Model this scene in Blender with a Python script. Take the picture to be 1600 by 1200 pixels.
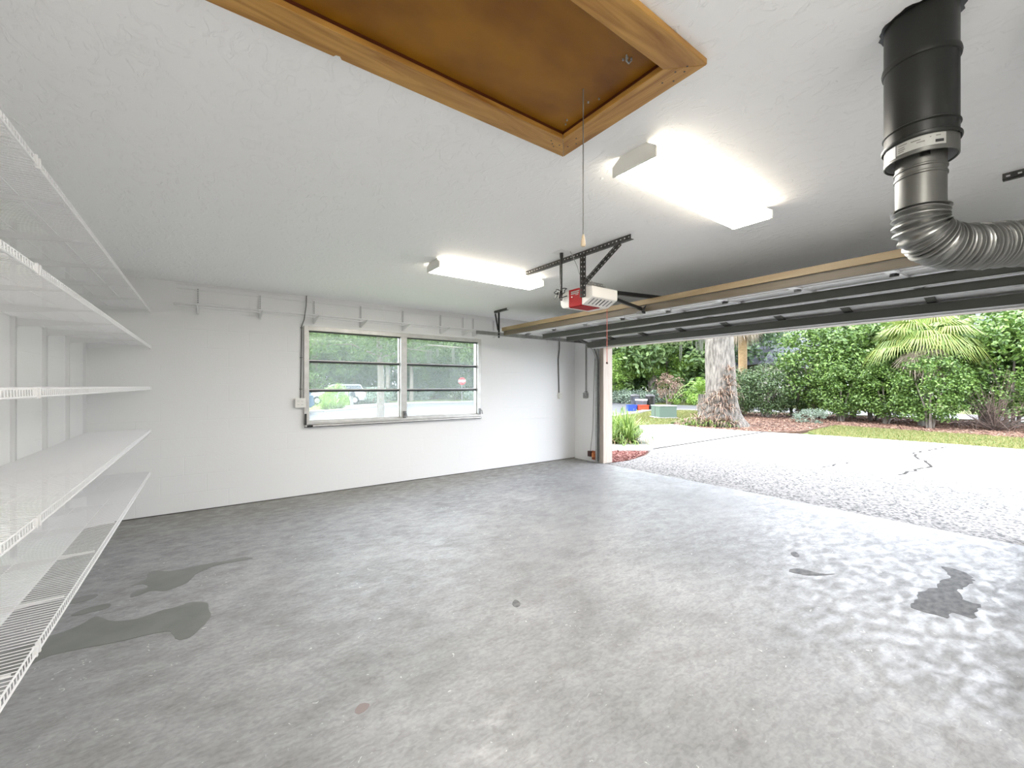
import bpy, math, random
from mathutils import Vector, Matrix, Euler
PI = math.pi
for o in list(bpy.data.objects): bpy.data.objects.remove(o)
SC = bpy.context.scene
COL = SC.collection

# ------------------------------------------------------------------ camera, sky, sun, exposure
cam_d = bpy.data.cameras.new('camera'); cam = bpy.data.objects.new('camera', cam_d); COL.objects.link(cam)
cam_d.sensor_width = 36.0; cam_d.lens = 36.0*654.5/1600; cam_d.shift_y = 3.0/1600
cam_d.clip_start = .02; cam_d.clip_end = 600
cam.location = (0, 0, 1.4)
cam.rotation_euler = (PI/2, 0, -math.atan(477/654.5))
SC.camera = cam
w = bpy.data.worlds.new('overcast_sky'); SC.world = w; w.use_nodes = True
bg = w.node_tree.nodes['Background']
bg.inputs[0].default_value = (.90, .95, 1.05, 1); bg.inputs[1].default_value = 2.0
sd = bpy.data.lights.new('sun', 'SUN'); sd.energy = 1.6; sd.angle = math.radians(25); sd.color = (1, .96, .9)
sun = bpy.data.objects.new('sun', sd); COL.objects.link(sun)
sun.rotation_euler = (math.radians(-18), math.radians(-28), 0); sun.location = (0, 0, 20)
SC.view_settings.view_transform = 'Standard'; SC.view_settings.look = 'None'
SC.view_settings.exposure = 2.15; SC.view_settings.gamma = 1.0
SC.view_settings.use_curve_mapping = False
try:
    cy = SC.cycles
    cy.use_denoising = True; cy.max_bounces = 12; cy.diffuse_bounces = 7; cy.glossy_bounces = 4
    cy.transparent_max_bounces = 12; cy.transmission_bounces = 6; cy.sample_clamp_indirect = 8
    cy.caustics_reflective = False; cy.caustics_refractive = False
except Exception: pass
LAMP = 13.0      # strength of the tubes' diffusers

# ------------------------------------------------------------------ materials
def mat(name, c1, c2=None, scale=5, rough=.5, metal=0., bump=0., bscale=40, spec=.5, island=False,
        stretch=(1, 1, 1), emit=None, estr=0, detail=5, ramp=(.35, .65), rough2=None, translucent=0, bstretch=None,
        bdist=.01, coat=0):
    m = bpy.data.materials.new(name); m.use_nodes = True
    nt = m.node_tree; N = nt.nodes; L = nt.links
    p = N['Principled BSDF']
    p.inputs['Base Color'].default_value = (*c1, 1)
    p.inputs['Roughness'].default_value = rough; p.inputs['Metallic'].default_value = metal
    p.inputs['Specular IOR Level'].default_value = spec
    p.inputs['Coat Weight'].default_value = coat
    if emit: p.inputs['Emission Color'].default_value = (*emit, 1); p.inputs['Emission Strength'].default_value = estr
    tc = N.new('ShaderNodeTexCoord')
    mp = N.new('ShaderNodeMapping'); mp.inputs['Scale'].default_value = stretch
    L.new(tc.outputs['Object'], mp.inputs['Vector'])
    colout = None
    if c2 is not None:
        mx = N.new('ShaderNodeMix'); mx.data_type = 'RGBA'
        mx.inputs[6].default_value = (*c1, 1); mx.inputs[7].default_value = (*c2, 1)
        if island:
            g = N.new('ShaderNodeNewGeometry'); L.new(g.outputs['Random Per Island'], mx.inputs[0])
        else:
            n = N.new('ShaderNodeTexNoise'); n.inputs['Scale'].default_value = scale; n.inputs['Detail'].default_value = detail
            L.new(mp.outputs[0], n.inputs['Vector'])
            r = N.new('ShaderNodeMapRange'); r.inputs[1].default_value = ramp[0]; r.inputs[2].default_value = ramp[1]
            L.new(n.outputs[0], r.inputs[0]); L.new(r.outputs[0], mx.inputs[0])
            if rough2 is not None:
                r2 = N.new('ShaderNodeMapRange'); r2.inputs[1].default_value = ramp[0]; r2.inputs[2].default_value = ramp[1]
                r2.inputs[3].default_value = rough; r2.inputs[4].default_value = rough2
                L.new(n.outputs[0], r2.inputs[0]); L.new(r2.outputs[0], p.inputs['Roughness'])
        L.new(mx.outputs[2], p.inputs['Base Color']); colout = mx.outputs[2]
    if bump:
        mp2 = N.new('ShaderNodeMapping'); mp2.inputs['Scale'].default_value = bstretch or (1, 1, 1)
        L.new(tc.outputs['Object'], mp2.inputs['Vector'])
        n2 = N.new('ShaderNodeTexNoise'); n2.inputs['Scale'].default_value = bscale; n2.inputs['Detail'].default_value = 4
        L.new(mp2.outputs[0], n2.inputs['Vector'])
        b = N.new('ShaderNodeBump'); b.inputs['Strength'].default_value = bump; b.inputs['Distance'].default_value = bdist
        L.new(n2.outputs[0], b.inputs['Height']); L.new(b.outputs[0], p.inputs['Normal'])
    if translucent:
        t = N.new('ShaderNodeBsdfTranslucent'); t.inputs[0].default_value = (*c1, 1)
        if colout: L.new(colout, t.inputs[0])
        ms = N.new('ShaderNodeMixShader'); ms.inputs[0].default_value = translucent
        L.new(p.outputs[0], ms.inputs[1]); L.new(t.outputs[0], ms.inputs[2])
        L.new(ms.outputs[0], N['Material Output'].inputs[0])
    return m

def nodes_of(m): return m.node_tree, m.node_tree.nodes, m.node_tree.links, m.node_tree.nodes['Principled BSDF']

def block_wall_mat(name, axis):
    m = mat(name, (.77, .77, .765), rough=.55, spec=.3)
    nt, N, L, p = nodes_of(m)
    tc = N.new('ShaderNodeTexCoord'); sx = N.new('ShaderNodeSeparateXYZ'); cb = N.new('ShaderNodeCombineXYZ')
    L.new(tc.outputs['Object'], sx.inputs[0])
    L.new(sx.outputs[0 if axis == 'x' else 1], cb.inputs[0]); L.new(sx.outputs[2], cb.inputs[1])
    br = N.new('ShaderNodeTexBrick'); br.inputs['Scale'].default_value = 1
    br.inputs['Brick Width'].default_value = .406; br.inputs['Row Height'].default_value = .203
    br.inputs['Mortar Size'].default_value = .005; br.inputs['Mortar Smooth'].default_value = .6
    br.inputs['Color1'].default_value = (1, 1, 1, 1); br.inputs['Color2'].default_value = (1, 1, 1, 1); br.inputs['Mortar'].default_value = (0, 0, 0, 1)
    L.new(cb.outputs[0], br.inputs[0])
    n = N.new('ShaderNodeTexNoise'); n.inputs['Scale'].default_value = 1.7; n.inputs['Detail'].default_value = 2
    L.new(tc.outputs['Object'], n.inputs['Vector'])
    rr = N.new('ShaderNodeMapRange'); rr.inputs[1].default_value = .47; rr.inputs[2].default_value = .62
    L.new(n.outputs[0], rr.inputs[0])
    inv = N.new('ShaderNodeMath'); inv.operation = 'SUBTRACT'; inv.inputs[0].default_value = 1; L.new(br.outputs[0], inv.inputs[1])
    mu = N.new('ShaderNodeMath'); mu.operation = 'MULTIPLY'; L.new(rr.outputs[0], mu.inputs[0]); L.new(inv.outputs[0], mu.inputs[1])
    n3 = N.new('ShaderNodeTexNoise'); n3.inputs['Scale'].default_value = 60; L.new(tc.outputs['Object'], n3.inputs['Vector'])
    ad = N.new('ShaderNodeMath'); ad.operation = 'MULTIPLY_ADD'; ad.inputs[1].default_value = .25
    L.new(n3.outputs[0], ad.inputs[0])
    ng = N.new('ShaderNodeMath'); ng.operation = 'MULTIPLY'; ng.inputs[1].default_value = -1; L.new(mu.outputs[0], ng.inputs[0])
    L.new(ng.outputs[0], ad.inputs[2])
    b = N.new('ShaderNodeBump'); b.inputs['Strength'].default_value = .35; b.inputs['Distance'].default_value = .006
    L.new(ad.outputs[0], b.inputs['Height']); L.new(b.outputs[0], p.inputs['Normal'])
    return m

def floor_mat():
    m = mat('garage_concrete', (.34, .34, .335), rough=.42, spec=.32)
    nt, N, L, p = nodes_of(m)
    tc = N.new('ShaderNodeTexCoord')
    def noise(s, d, dist=0, st=(1, 1, 1)):
        mp = N.new('ShaderNodeMapping'); mp.inputs['Scale'].default_value = st; mp.inputs['Rotation'].default_value = (0, 0, .5)
        L.new(tc.outputs['Object'], mp.inputs[0])
        n = N.new('ShaderNodeTexNoise'); n.inputs['Scale'].default_value = s; n.inputs['Detail'].default_value = d
        n.inputs['Distortion'].default_value = dist
        L.new(mp.outputs[0], n.inputs['Vector']); return n.outputs[0]
    def ramp(src, pts):
        r = N.new('ShaderNodeValToRGB'); e = r.color_ramp.elements
        e[0].position, e[0].color = pts[0][0], (*pts[0][1], 1); e[1].position, e[1].color = pts[1][0], (*pts[1][1], 1)
        for q in pts[2:]:
            x = e.new(q[0]); x.color = (*q[1], 1)
        L.new(src, r.inputs[0]); return r.outputs[0]
    base = ramp(noise(1.1, 8, .4), [(.30, (.24, .24, .245)), (.52, (.285, .285, .29)), (.72, (.345, .345, .35))])
    spots = ramp(noise(4.5, 9, .3, (1, 1.5, 1)), [(.34, (.86, .85, .84)), (.50, (1, 1, 1)), (.70, (1.10, 1.10, 1.10))])
    scuff = ramp(noise(22, 9, .8, (1, 2.2, 1)), [(.38, (.88, .88, .88)), (.50, (1, 1, 1)), (.62, (1.09, 1.09, 1.09))])
    fine = ramp(noise(55, 4, .2), [(.35, (.93, .93, .93)), (.65, (1.05, 1.05, 1.05))])
    def mulc(a, b):
        x = N.new('ShaderNodeMix'); x.data_type = 'RGBA'; x.blend_type = 'MULTIPLY'; x.inputs[0].default_value = 1
        L.new(a, x.inputs[6]); L.new(b, x.inputs[7]); return x.outputs[2]
    c = mulc(mulc(mulc(base, spots), scuff), fine)
    # brown dirt along the window wall (a stain with its own place: the strip nearest that wall)
    sx = N.new('ShaderNodeSeparateXYZ'); L.new(tc.outputs['Object'], sx.inputs[0])
    mr = N.new('ShaderNodeMapRange'); mr.inputs[1].default_value = 4.9; mr.inputs[2].default_value = 5.9; L.new(sx.outputs[1], mr.inputs[0])
    nn = noise(2.6, 6, .6)
    mm = N.new('ShaderNodeMath'); mm.operation = 'MULTIPLY'; L.new(mr.outputs[0], mm.inputs[0]); L.new(nn, mm.inputs[1])
    m2 = N.new('ShaderNodeMath'); m2.operation = 'MULTIPLY'; m2.use_clamp = True; m2.inputs[1].default_value = 1.5; L.new(mm.outputs[0], m2.inputs[0])
    x = N.new('ShaderNodeMix'); x.data_type = 'RGBA'; L.new(m2.outputs[0], x.inputs[0]); L.new(c, x.inputs[6]); x.inputs[7].default_value = (.20, .19, .155, 1)
    # pale paint flecks
    fl = ramp(noise(16, 3, 2.2), [(.70, (0, 0, 0)), (.735, (1, 1, 1))])
    y = N.new('ShaderNodeMix'); y.data_type = 'RGBA'; L.new(fl, y.inputs[0]); L.new(x.outputs[2], y.inputs[6]); y.inputs[7].default_value = (.55, .55, .55, 1)
    L.new(y.outputs[2], p.inputs['Base Color'])
    r = N.new('ShaderNodeMapRange'); r.inputs[1].default_value = .35; r.inputs[2].default_value = .65
    r.inputs[3].default_value = .28; r.inputs[4].default_value = .62
    L.new(noise(8, 10, .5, (1, 1.9, 1)), r.inputs[0]); L.new(r.outputs[0], p.inputs['Roughness'])
    b = N.new('ShaderNodeBump'); b.inputs['Strength'].default_value = .22; b.inputs['Distance'].default_value = .008
    L.new(noise(14, 9, .6, (1, 1.9, 1)), b.inputs['Height']); L.new(b.outputs[0], p.inputs['Normal'])
    return m

def ceiling_mat():
    m = mat('skip_trowel_ceiling', (.90, .90, .90), rough=.6, spec=.25)
    nt, N, L, p = nodes_of(m)
    tc = N.new('ShaderNodeTexCoord')
    mp = N.new('ShaderNodeMapping'); mp.inputs['Scale'].default_value = (1.8, 1, 1); mp.inputs['Rotation'].default_value = (0, 0, .6)
    L.new(tc.outputs['Object'], mp.inputs[0])
    n = N.new('ShaderNodeTexNoise'); n.inputs['Scale'].default_value = 9; n.inputs['Detail'].default_value = 8; n.inputs['Distortion'].default_value = 1.4
    L.new(mp.outputs[0], n.inputs['Vector'])
    r = N.new('ShaderNodeValToRGB'); r.color_ramp.elements[0].position = .53; r.color_ramp.elements[1].position = .60
    L.new(n.outputs[0], r.inputs[0])
    b = N.new('ShaderNodeBump'); b.inputs['Strength'].default_value = .40; b.inputs['Distance'].default_value = .006
    L.new(r.outputs[0], b.inputs['Height']); L.new(b.outputs[0], p.inputs['Normal'])
    return m

def wood_mat(name, c1, c2, axis=0, rough=.4, coat=0, sc=1.0):
    m = mat(name, c1, rough=rough, coat=coat)
    nt, N, L, p = nodes_of(m)
    tc = N.new('ShaderNodeTexCoord'); mp = N.new('ShaderNodeMapping')
    s = [9*sc, 9*sc, 9*sc]; s[axis] = .9*sc; mp.inputs['Scale'].default_value = s
    L.new(tc.outputs['Object'], mp.inputs[0])
    n = N.new('ShaderNodeTexNoise'); n.inputs['Scale'].default_value = 2.2; n.inputs['Detail'].default_value = 6; n.inputs['Distortion'].default_value = 1.6
    L.new(mp.outputs[0], n.inputs['Vector'])
    r = N.new('ShaderNodeValToRGB'); e = r.color_ramp.elements
    e[0].position, e[0].color = .30, (*c1, 1); e[1].position, e[1].color = .68, (*c2, 1)
    q = e.new(.5); q.color = (*[(a*.45+b_*.55) for a, b_ in zip(c1, c2)], 1)
    L.new(n.outputs[0], r.inputs[0]); L.new(r.outputs[0], p.inputs['Base Color'])
    return m

def aggregate_mat():
    m = mat('exposed_aggregate', (.42, .40, .37), rough=.75)
    nt, N, L, p = nodes_of(m)
    tc = N.new('ShaderNodeTexCoord'); v = N.new('ShaderNodeTexVoronoi'); v.inputs['Scale'].default_value = 42
    L.new(tc.outputs['Object'], v.inputs['Vector'])
    r = N.new('ShaderNodeValToRGB'); e = r.color_ramp.elements
    e[0].position, e[0].color = .12, (.035, .033, .031, 1); e[1].position, e[1].color = .60, (.24, .225, .21, 1)
    sx = N.new('ShaderNodeSeparateColor'); L.new(v.outputs['Color'], sx.inputs[0]); L.new(sx.outputs[0], r.inputs[0])
    L.new(r.outputs[0], p.inputs['Base Color'])
    b = N.new('ShaderNodeBump'); b.inputs['Strength'].default_value = .6; b.inputs['Distance'].default_value = .01
    L.new(v.outputs['Distance'], b.inputs['Height']); b.invert = True; L.new(b.outputs[0], p.inputs['Normal'])
    return m

def glass_mat():
    m = bpy.data.materials.new('dusty_window_glass'); m.use_nodes = True
    N = m.node_tree.nodes; L = m.node_tree.links; N.clear()
    o = N.new('ShaderNodeOutputMaterial'); tr = N.new('ShaderNodeBsdfTransparent'); tr.inputs[0].default_value = (.93, .96, .96, 1)
    df = N.new('ShaderNodeBsdfTranslucent'); df.inputs[0].default_value = (.80, .84, .86, 1)
    gl = N.new('ShaderNodeBsdfGlossy'); gl.inputs['Roughness'].default_value = .03
    a = N.new('ShaderNodeMixShader'); a.inputs[0].default_value = .08
    b = N.new('ShaderNodeMixShader'); b.inputs[0].default_value = .004
    L.new(tr.outputs[0], a.inputs[1]); L.new(df.outputs[0], a.inputs[2])
    L.new(a.outputs[0], b.inputs[1]); L.new(gl.outputs[0], b.inputs[2]); L.new(b.outputs[0], o.inputs[0])
    return m

M = dict(
    wallx=block_wall_mat('painted_block_x', 'x'), wally=block_wall_mat('painted_block_y', 'y'),
    floor=floor_mat(), ceil=ceiling_mat(), glass=glass_mat(), agg=aggregate_mat(),
    puddle=mat('damp_concrete', (0.140, 0.144, 0.136), (0.172, 0.176, 0.168), 6, rough=.34, bump=.1, bscale=12),
    oil=mat('oil_stain', (.10, .10, .105), (.19, .19, .19), 14, rough=.65, spec=.2, stretch=(1, 2, 1)),
    white=mat('white_enamel', (.80, .80, .80), rough=.35),
    wire=mat('white_vinyl_wire', (.82, .82, .83), rough=.35),
    bracket=mat('painted_bracket', (.74, .74, .74), rough=.4),
    lampw=mat('lamp_housing', (.72, .71, .66), rough=.4),
    acry=mat('lit_acrylic', (.9, .88, .8), rough=.3, emit=(1.0, .965, .91), estr=LAMP),
    acrys=mat('ribbed_acrylic_side', (.9, .88, .8), rough=.4, emit=(1.0, .90, .74), estr=LAMP*.14),
    alu=mat('window_aluminium', (.50, .49, .47), (.58, .57, .55), 12, rough=.42, metal=.5),
    bar=mat('black_gasket', (.02, .025, .03), rough=.5),
    crank=mat('crank_metal', (.12, .12, .12), (.3, .3, .3), 30, rough=.4, metal=.6),
    steel=mat('galvanised_steel', (.27, .27, .26), (.36, .36, .34), 18, rough=.45, metal=.6),
    dsteel=mat('dark_angle_steel', (.07, .07, .068), (.11, .105, .10), 25, rough=.45, metal=.5),
    black=mat('black_metal', (.012, .012, .012), rough=.4),
    strut=mat('painted_strut', (0.095, 0.098, 0.085), (0.115, 0.115, 0.100), 4, rough=.45, metal=.15, stretch=(1, .3, 1)),
    panel=mat('door_skin', (.88, .88, .88), (.82, .82, .81), 6, rough=.4),
    trimw=wood_mat('pine_trim_x', (.25, .10, .012), (.50, .27, .06), 0, rough=.5, coat=.05),
    trimy=wood_mat('pine_trim_y', (.25, .10, .012), (.50, .27, .06), 1, rough=.5, coat=.05),
    ply=mat('stained_plywood', (.27, .115, .006), (.15, .052, .003), 3.2, rough=.45, detail=6, ramp=(.42, .75), coat=.08, spec=.25, stretch=(.8, 1.3, 1)),
    tan=wood_mat('tan_lumber', (0.216, 0.150, 0.078), (0.300, 0.228, 0.132), 1, rough=.6, sc=.6),
    tan2=wood_mat('brown_lumber', (0.100, 0.077, 0.050), (0.135, 0.110, 0.077), 1, rough=.6, sc=.6),
    jamb=wood_mat('painted_jamb', (0.450, 0.375, 0.315), (0.525, 0.465, 0.405), 2, rough=.6),
    red=mat('red_plastic', (.36, .003, .006), rough=.55, spec=.15),
    plast=mat('white_plastic', (.74, .71, .66), rough=.35),
    lens=mat('light_lens', (.80, .79, .76), rough=.25, translucent=.3),
    cordr=mat('red_cord', (.45, .10, .07), rough=.7),
    cordg=mat('grey_cord', (.16, .155, .14), rough=.7),
    cable=mat('grey_cable', (.13, .13, .12), rough=.6),
    ivory=mat('ivory_plate', (.74, .73, .69), rough=.35),
    duct=mat('black_duct', (0.010, 0.011, 0.010), (0.019, 0.020, 0.018), 5, rough=.36, metal=.3),
    ductg=mat('grey_pipe', (0.085, 0.085, 0.077), (0.120, 0.120, 0.110), 7, rough=.4, metal=.5),
    flex=mat('foil_flex', (0.220, 0.220, 0.210), (0.262, 0.262, 0.252), 10, rough=.32, metal=.85),
    label=mat('label_sticker', (0.350, 0.350, 0.329), rough=.5),
    foam=mat('white_lining', (.75, .77, .8), rough=.5),
    rust=mat('orange_rust', (.42, .10, .02), (.16, .04, .015), 40, rough=.7),
    conc=mat('driveway_concrete', (0.285, 0.279, 0.267), (0.341, 0.335, 0.322), 1.5, rough=.7, bump=.15, bscale=60),
    joint=mat('joint_dirt', (.08, .075, .07), rough=.9),
    street=mat('street_asphalt', (0.061, 0.063, 0.068), (0.078, 0.080, 0.086), .5, rough=.55),
    curb=mat('curb_concrete', (0.252, 0.246, 0.228), (0.300, 0.294, 0.276), 2, rough=.8),
    soil=mat('lawn_ground', (0.068, 0.109, 0.020), (0.116, 0.136, 0.034), .7, rough=.9),
    grass=mat('grass_blades', (.085, .13, .02), (.27, .235, .10), island=True, rough=.6, translucent=.3),
    mulchg=mat('mulch_ground', (0.068, 0.037, 0.024), (0.116, 0.065, 0.044), 9, rough=.95),
    mulch=mat('mulch_chips', (0.090, 0.037, 0.024), (0.277, 0.180, 0.131), island=True, rough=.9),
    mulchr=mat('red_mulch_chips', (0.114, 0.029, 0.024), (0.294, 0.139, 0.114), island=True, rough=.9),
    hedge=mat('hedge_leaves', (0.046, 0.102, 0.022), (0.174, 0.276, 0.061), island=True, rough=.38, translucent=.2),
    hedged=mat('dark_hedge_leaves', (0.036, 0.072, 0.026), (0.102, 0.153, 0.055), island=True, rough=.4, translucent=.15),
    oakl=mat('oak_leaves', (0.055, 0.087, 0.030), (0.164, 0.204, 0.072), island=True, rough=.5, translucent=.25),
    lime=mat('lime_leaves', (0.102, 0.204, 0.030), (0.265, 0.387, 0.081), island=True, rough=.45, translucent=.3),
    bgl=mat('distant_leaves', (0.051, 0.102, 0.030), (0.164, 0.244, 0.081), island=True, rough=.5, translucent=.25),
    bgd=mat('distant_dark_leaves', (0.036, 0.066, 0.036), (0.091, 0.143, 0.061), island=True, rough=.5, translucent=.2),
    grey=mat('silver_leaves', (0.132, 0.183, 0.132), (0.255, 0.317, 0.244), island=True, rough=.5, translucent=.2),
    pink=mat('pinkish_leaves', (0.132, 0.078, 0.054), (0.252, 0.180, 0.132), island=True, rough=.5, translucent=.2),
    twig=mat('bare_twigs', (0.086, 0.060, 0.049), (0.172, 0.126, 0.106), island=True, rough=.8),
    clump=mat('strap_leaves', (0.091, 0.174, 0.030), (0.285, 0.378, 0.102), island=True, rough=.4, translucent=.3),
    straw=mat('dry_leaves', (0.228, 0.139, 0.073), (0.376, 0.277, 0.180), island=True, rough=.7),
    palm=mat('palm_fronds', (0.123, 0.204, 0.041), (0.306, 0.347, 0.091), island=True, rough=.4, translucent=.25),
    dead=mat('dead_fronds', (0.275, 0.221, 0.166), (0.551, 0.468, 0.373), island=True, rough=.8),
    brom=mat('bromeliad_leaves', (0.144, 0.084, 0.060), (0.360, 0.270, 0.198), island=True, rough=.5, translucent=.2),
    moss=mat('hanging_moss', (0.109, 0.118, 0.088), (0.168, 0.176, 0.143), island=True, rough=.9, translucent=.3),
    bark=mat('oak_bark', (0.078, 0.070, 0.060), (0.216, 0.198, 0.174), 14, rough=.95, stretch=(1, 1, .22), bump=.9, bscale=20, bstretch=(1, 1, .2), bdist=.05),
    barkt=mat('smooth_bark', (0.144, 0.122, 0.101), (0.230, 0.202, 0.173), 9, rough=.9, stretch=(1, 1, .4), bump=.4),
    barkp=mat('palm_bark', (0.211, 0.136, 0.066), (0.277, 0.192, 0.101), 8, rough=.9, stretch=(1, 1, 3)),
    tgreen=mat('transformer_green', (0.094, 0.137, 0.108), rough=.45),
    blue=mat('blue_plastic', (.02, .07, .42), rough=.4),
    orange=mat('red_bin_plastic', (.62, .06, .02), rough=.4),
    roof=mat('slate_shingles', (0.059, 0.062, 0.076), (0.088, 0.092, 0.109), 22, rough=.85, stretch=(1, 1, 2.5)),
    stucco=mat('beige_stucco', (0.288, 0.264, 0.228), rough=.8),
    carb=mat('blue_grey_car_paint', (0.115, 0.180, 0.259), rough=.25, coat=.6, metal=.3),
    carw=mat('white_car_paint', (0.360, 0.372, 0.390), rough=.25, coat=.6),
    carg=mat('car_glass', (.03, .04, .05), rough=.1),
    tyre=mat('tyre_rubber', (.02, .02, .02), rough=.8),
    hub=mat('wheel_hub', (.4, .4, .42), rough=.35, metal=.7),
    tail=mat('tail_light', (.45, .02, .02), rough=.3),
    sign=mat('sign_red', (.5, .02, .025), rough=.5),
)

# ------------------------------------------------------------------ mesh builder
class MB:
    def __init__(s): s.v = []; s.f = []; s.mi = []; s.cur = 0
    def add(s, vs, fs):
        b = len(s.v); s.v.extend(vs)
        for f in fs: s.f.append(tuple(b+i for i in f)); s.mi.append(s.cur)
    def box(s, a, b, rot=None):
        x0, y0, z0 = a; x1, y1, z1 = b
        vs = [(x0, y0, z0), (x1, y0, z0), (x1, y1, z0), (x0, y1, z0), (x0, y0, z1), (x1, y0, z1), (x1, y1, z1), (x0, y1, z1)]
        s.add(vs, [(0, 3, 2, 1), (4, 5, 6, 7), (0, 1, 5, 4), (1, 2, 6, 5), (2, 3, 7, 6), (3, 0, 4, 7)]); return s
    def obox(s, c, size, R):
        hx, hy, hz = [q/2 for q in size]; c = Vector(c)
        vs = [tuple(c + R @ Vector(q)) for q in [(-hx, -hy, -hz), (hx, -hy, -hz), (hx, hy, -hz), (-hx, hy, -hz), (-hx, -hy, hz), (hx, -hy, hz), (hx, hy, hz), (-hx, hy, hz)]]
        s.add(vs, [(0, 3, 2, 1), (4, 5, 6, 7), (0, 1, 5, 4), (1, 2, 6, 5), (2, 3, 7, 6), (3, 0, 4, 7)]); return s
    def bar(s, p0, p1, wdt, h, up=(0, 0, 1)):
        p0, p1 = Vector(p0), Vector(p1); d = (p1-p0); l = d.length; d.normalize()
        u = Vector(up); side = d.cross(u)
        if side.length < 1e-4: side = d.cross(Vector((1, 0, 0)))
        side.normalize(); u = side.cross(d)
        R = Matrix((d, side, u)).transposed()
        return s.obox((p0+p1)/2, (l, wdt, h), R)
    def tube(s, pts, r, n=6, cap=True):
        pts = [Vector(p) for p in pts]; rr = r if isinstance(r, (list, tuple)) else [r]*len(pts)
        b = len(s.v); up = None
        for i, p in enumerate(pts):
            d = (pts[min(i+1, len(pts)-1)] - pts[max(i-1, 0)]).normalized()
            if up is None:
                up = Vector((0, 0, 1)) if abs(d.z) < .9 else Vector((1, 0, 0))
            a = d.cross(up).normalized(); c = a.cross(d); up = c
            for k in range(n):
                t = 2*PI*k/n; q = p + a*math.cos(t)*rr[i] + c*math.sin(t)*rr[i]; s.v.append(tuple(q))
        for i in range(len(pts)-1):
            for k in range(n):
                k2 = (k+1) % n
                s.f.append((b+i*n+k, b+i*n+k2, b+(i+1)*n+k2, b+(i+1)*n+k)); s.mi.append(s.cur)
        if cap:
            s.f.append(tuple(b+k for k in range(n))[::-1]); s.mi.append(s.cur)
            s.f.append(tuple(b+(len(pts)-1)*n+k for k in range(n))); s.mi.append(s.cur)
        return s
    def lathe(s, prof, c=(0, 0), n=24, capb=True, capt=True):
        b = len(s.v)
        for r, z in prof:
            for k in range(n):
                t = 2*PI*k/n; s.v.append((c[0]+r*math.cos(t), c[1]+r*math.sin(t), z))
        for i in range(len(prof)-1):
            for k in range(n):
                k2 = (k+1) % n; s.f.append((b+i*n+k, b+i*n+k2, b+(i+1)*n+k2, b+(i+1)*n+k)); s.mi.append(s.cur)
        if capb: s.f.append(tuple(b+k for k in range(n))[::-1]); s.mi.append(s.cur)
        if capt: s.f.append(tuple(b+(len(prof)-1)*n+k for k in range(n))); s.mi.append(s.cur)
        return s
    def prism(s, poly, axis, lo, hi):
        def P(u, v, w):
            return (w, u, v) if axis == 'x' else (u, w, v) if axis == 'y' else (u, v, w)
        n = len(poly); vs = [P(u, v, lo) for u, v in poly] + [P(u, v, hi) for u, v in poly]
        s.add(vs, [tuple(range(n))[::-1], tuple(range(n, 2*n))] + [(i, (i+1) % n, n+(i+1) % n, n+i) for i in range(n)]); return s
    def build(s, name, material, parent=None, smooth=False, loc=None, bevel=0):
        me = bpy.data.meshes.new(name)
        o = bpy.data.objects.new(name, me); COL.objects.link(o)
        if parent is not None:
            q = parent; off = Vector((0, 0, 0))
            while q: off += q.location; q = q.parent
            o.parent = parent
        elif loc is not None: off = Vector(loc); o.location = off
        else:
            xs = [v[0] for v in s.v]; ys = [v[1] for v in s.v]; zs = [v[2] for v in s.v]
            off = Vector(((min(xs)+max(xs))/2, (min(ys)+max(ys))/2, min(zs))); o.location = off
        me.from_pydata([(v[0]-off.x, v[1]-off.y, v[2]-off.z) for v in s.v], [], s.f)
        mats = material if isinstance(material, (list, tuple)) else [material]
        for m in mats: me.materials.append(M[m] if isinstance(m, str) else m)
        if len(mats) > 1: me.polygons.foreach_set('material_index', s.mi)
        if smooth:
            me.polygons.foreach_set('use_smooth', [True]*len(me.polygons))
            try: me.set_sharp_from_angle(angle=math.radians(35))
            except Exception: pass
        if bevel:
            b = o.modifiers.new('bevel', 'BEVEL'); b.width = bevel; b.segments = 2; b.limit_method = 'ANGLE'
        me.update()
        return o

def tag(o, label, cat, group=None, kind=None):
    o['label'] = label; o['category'] = cat
    if group: o['group'] = group
    if kind: o['kind'] = kind
    return o
def thing(name, label, cat, loc=(0, 0, 0), group=None, kind=None):
    o = bpy.data.objects.new(name, None); COL.objects.link(o); o.location = loc; o.empty_display_size = .1
    return tag(o, label, cat, group, kind)
def struct(o, label, cat): return tag(o, label, cat, kind='structure')
def dup(root, loc, label, rz=0., scale=1., group=None):
    r = root.copy(); COL.objects.link(r); r.location = loc; r.rotation_euler = (0, 0, rz)
    r.scale = (scale,)*3 if not isinstance(scale, tuple) else scale
    r['label'] = label
    if group: r['group'] = group
    for ch in list(root.children):
        c = ch.copy(); COL.objects.link(c); c.parent = r
        for g in list(ch.children):
            d = g.copy(); COL.objects.link(d); d.parent = c
    return r

# ------------------------------------------------------------------ room shell
XL, XR, YF, YB, H = -.97, 5.81, -.80, 5.89, 2.55
DY0, DY1, DZ = .29, 5.17, 2.13
WX0, WX1, WZ0, WZ1 = 1.00, 3.64, .905, 2.165
o = MB().box((XL-.2, YF-.2, -.12), (5.78, YB+.2, 0)).build('floor', 'floor', loc=(0, 0, 0)); struct(o, 'worn grey concrete garage floor', 'floor')
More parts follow.
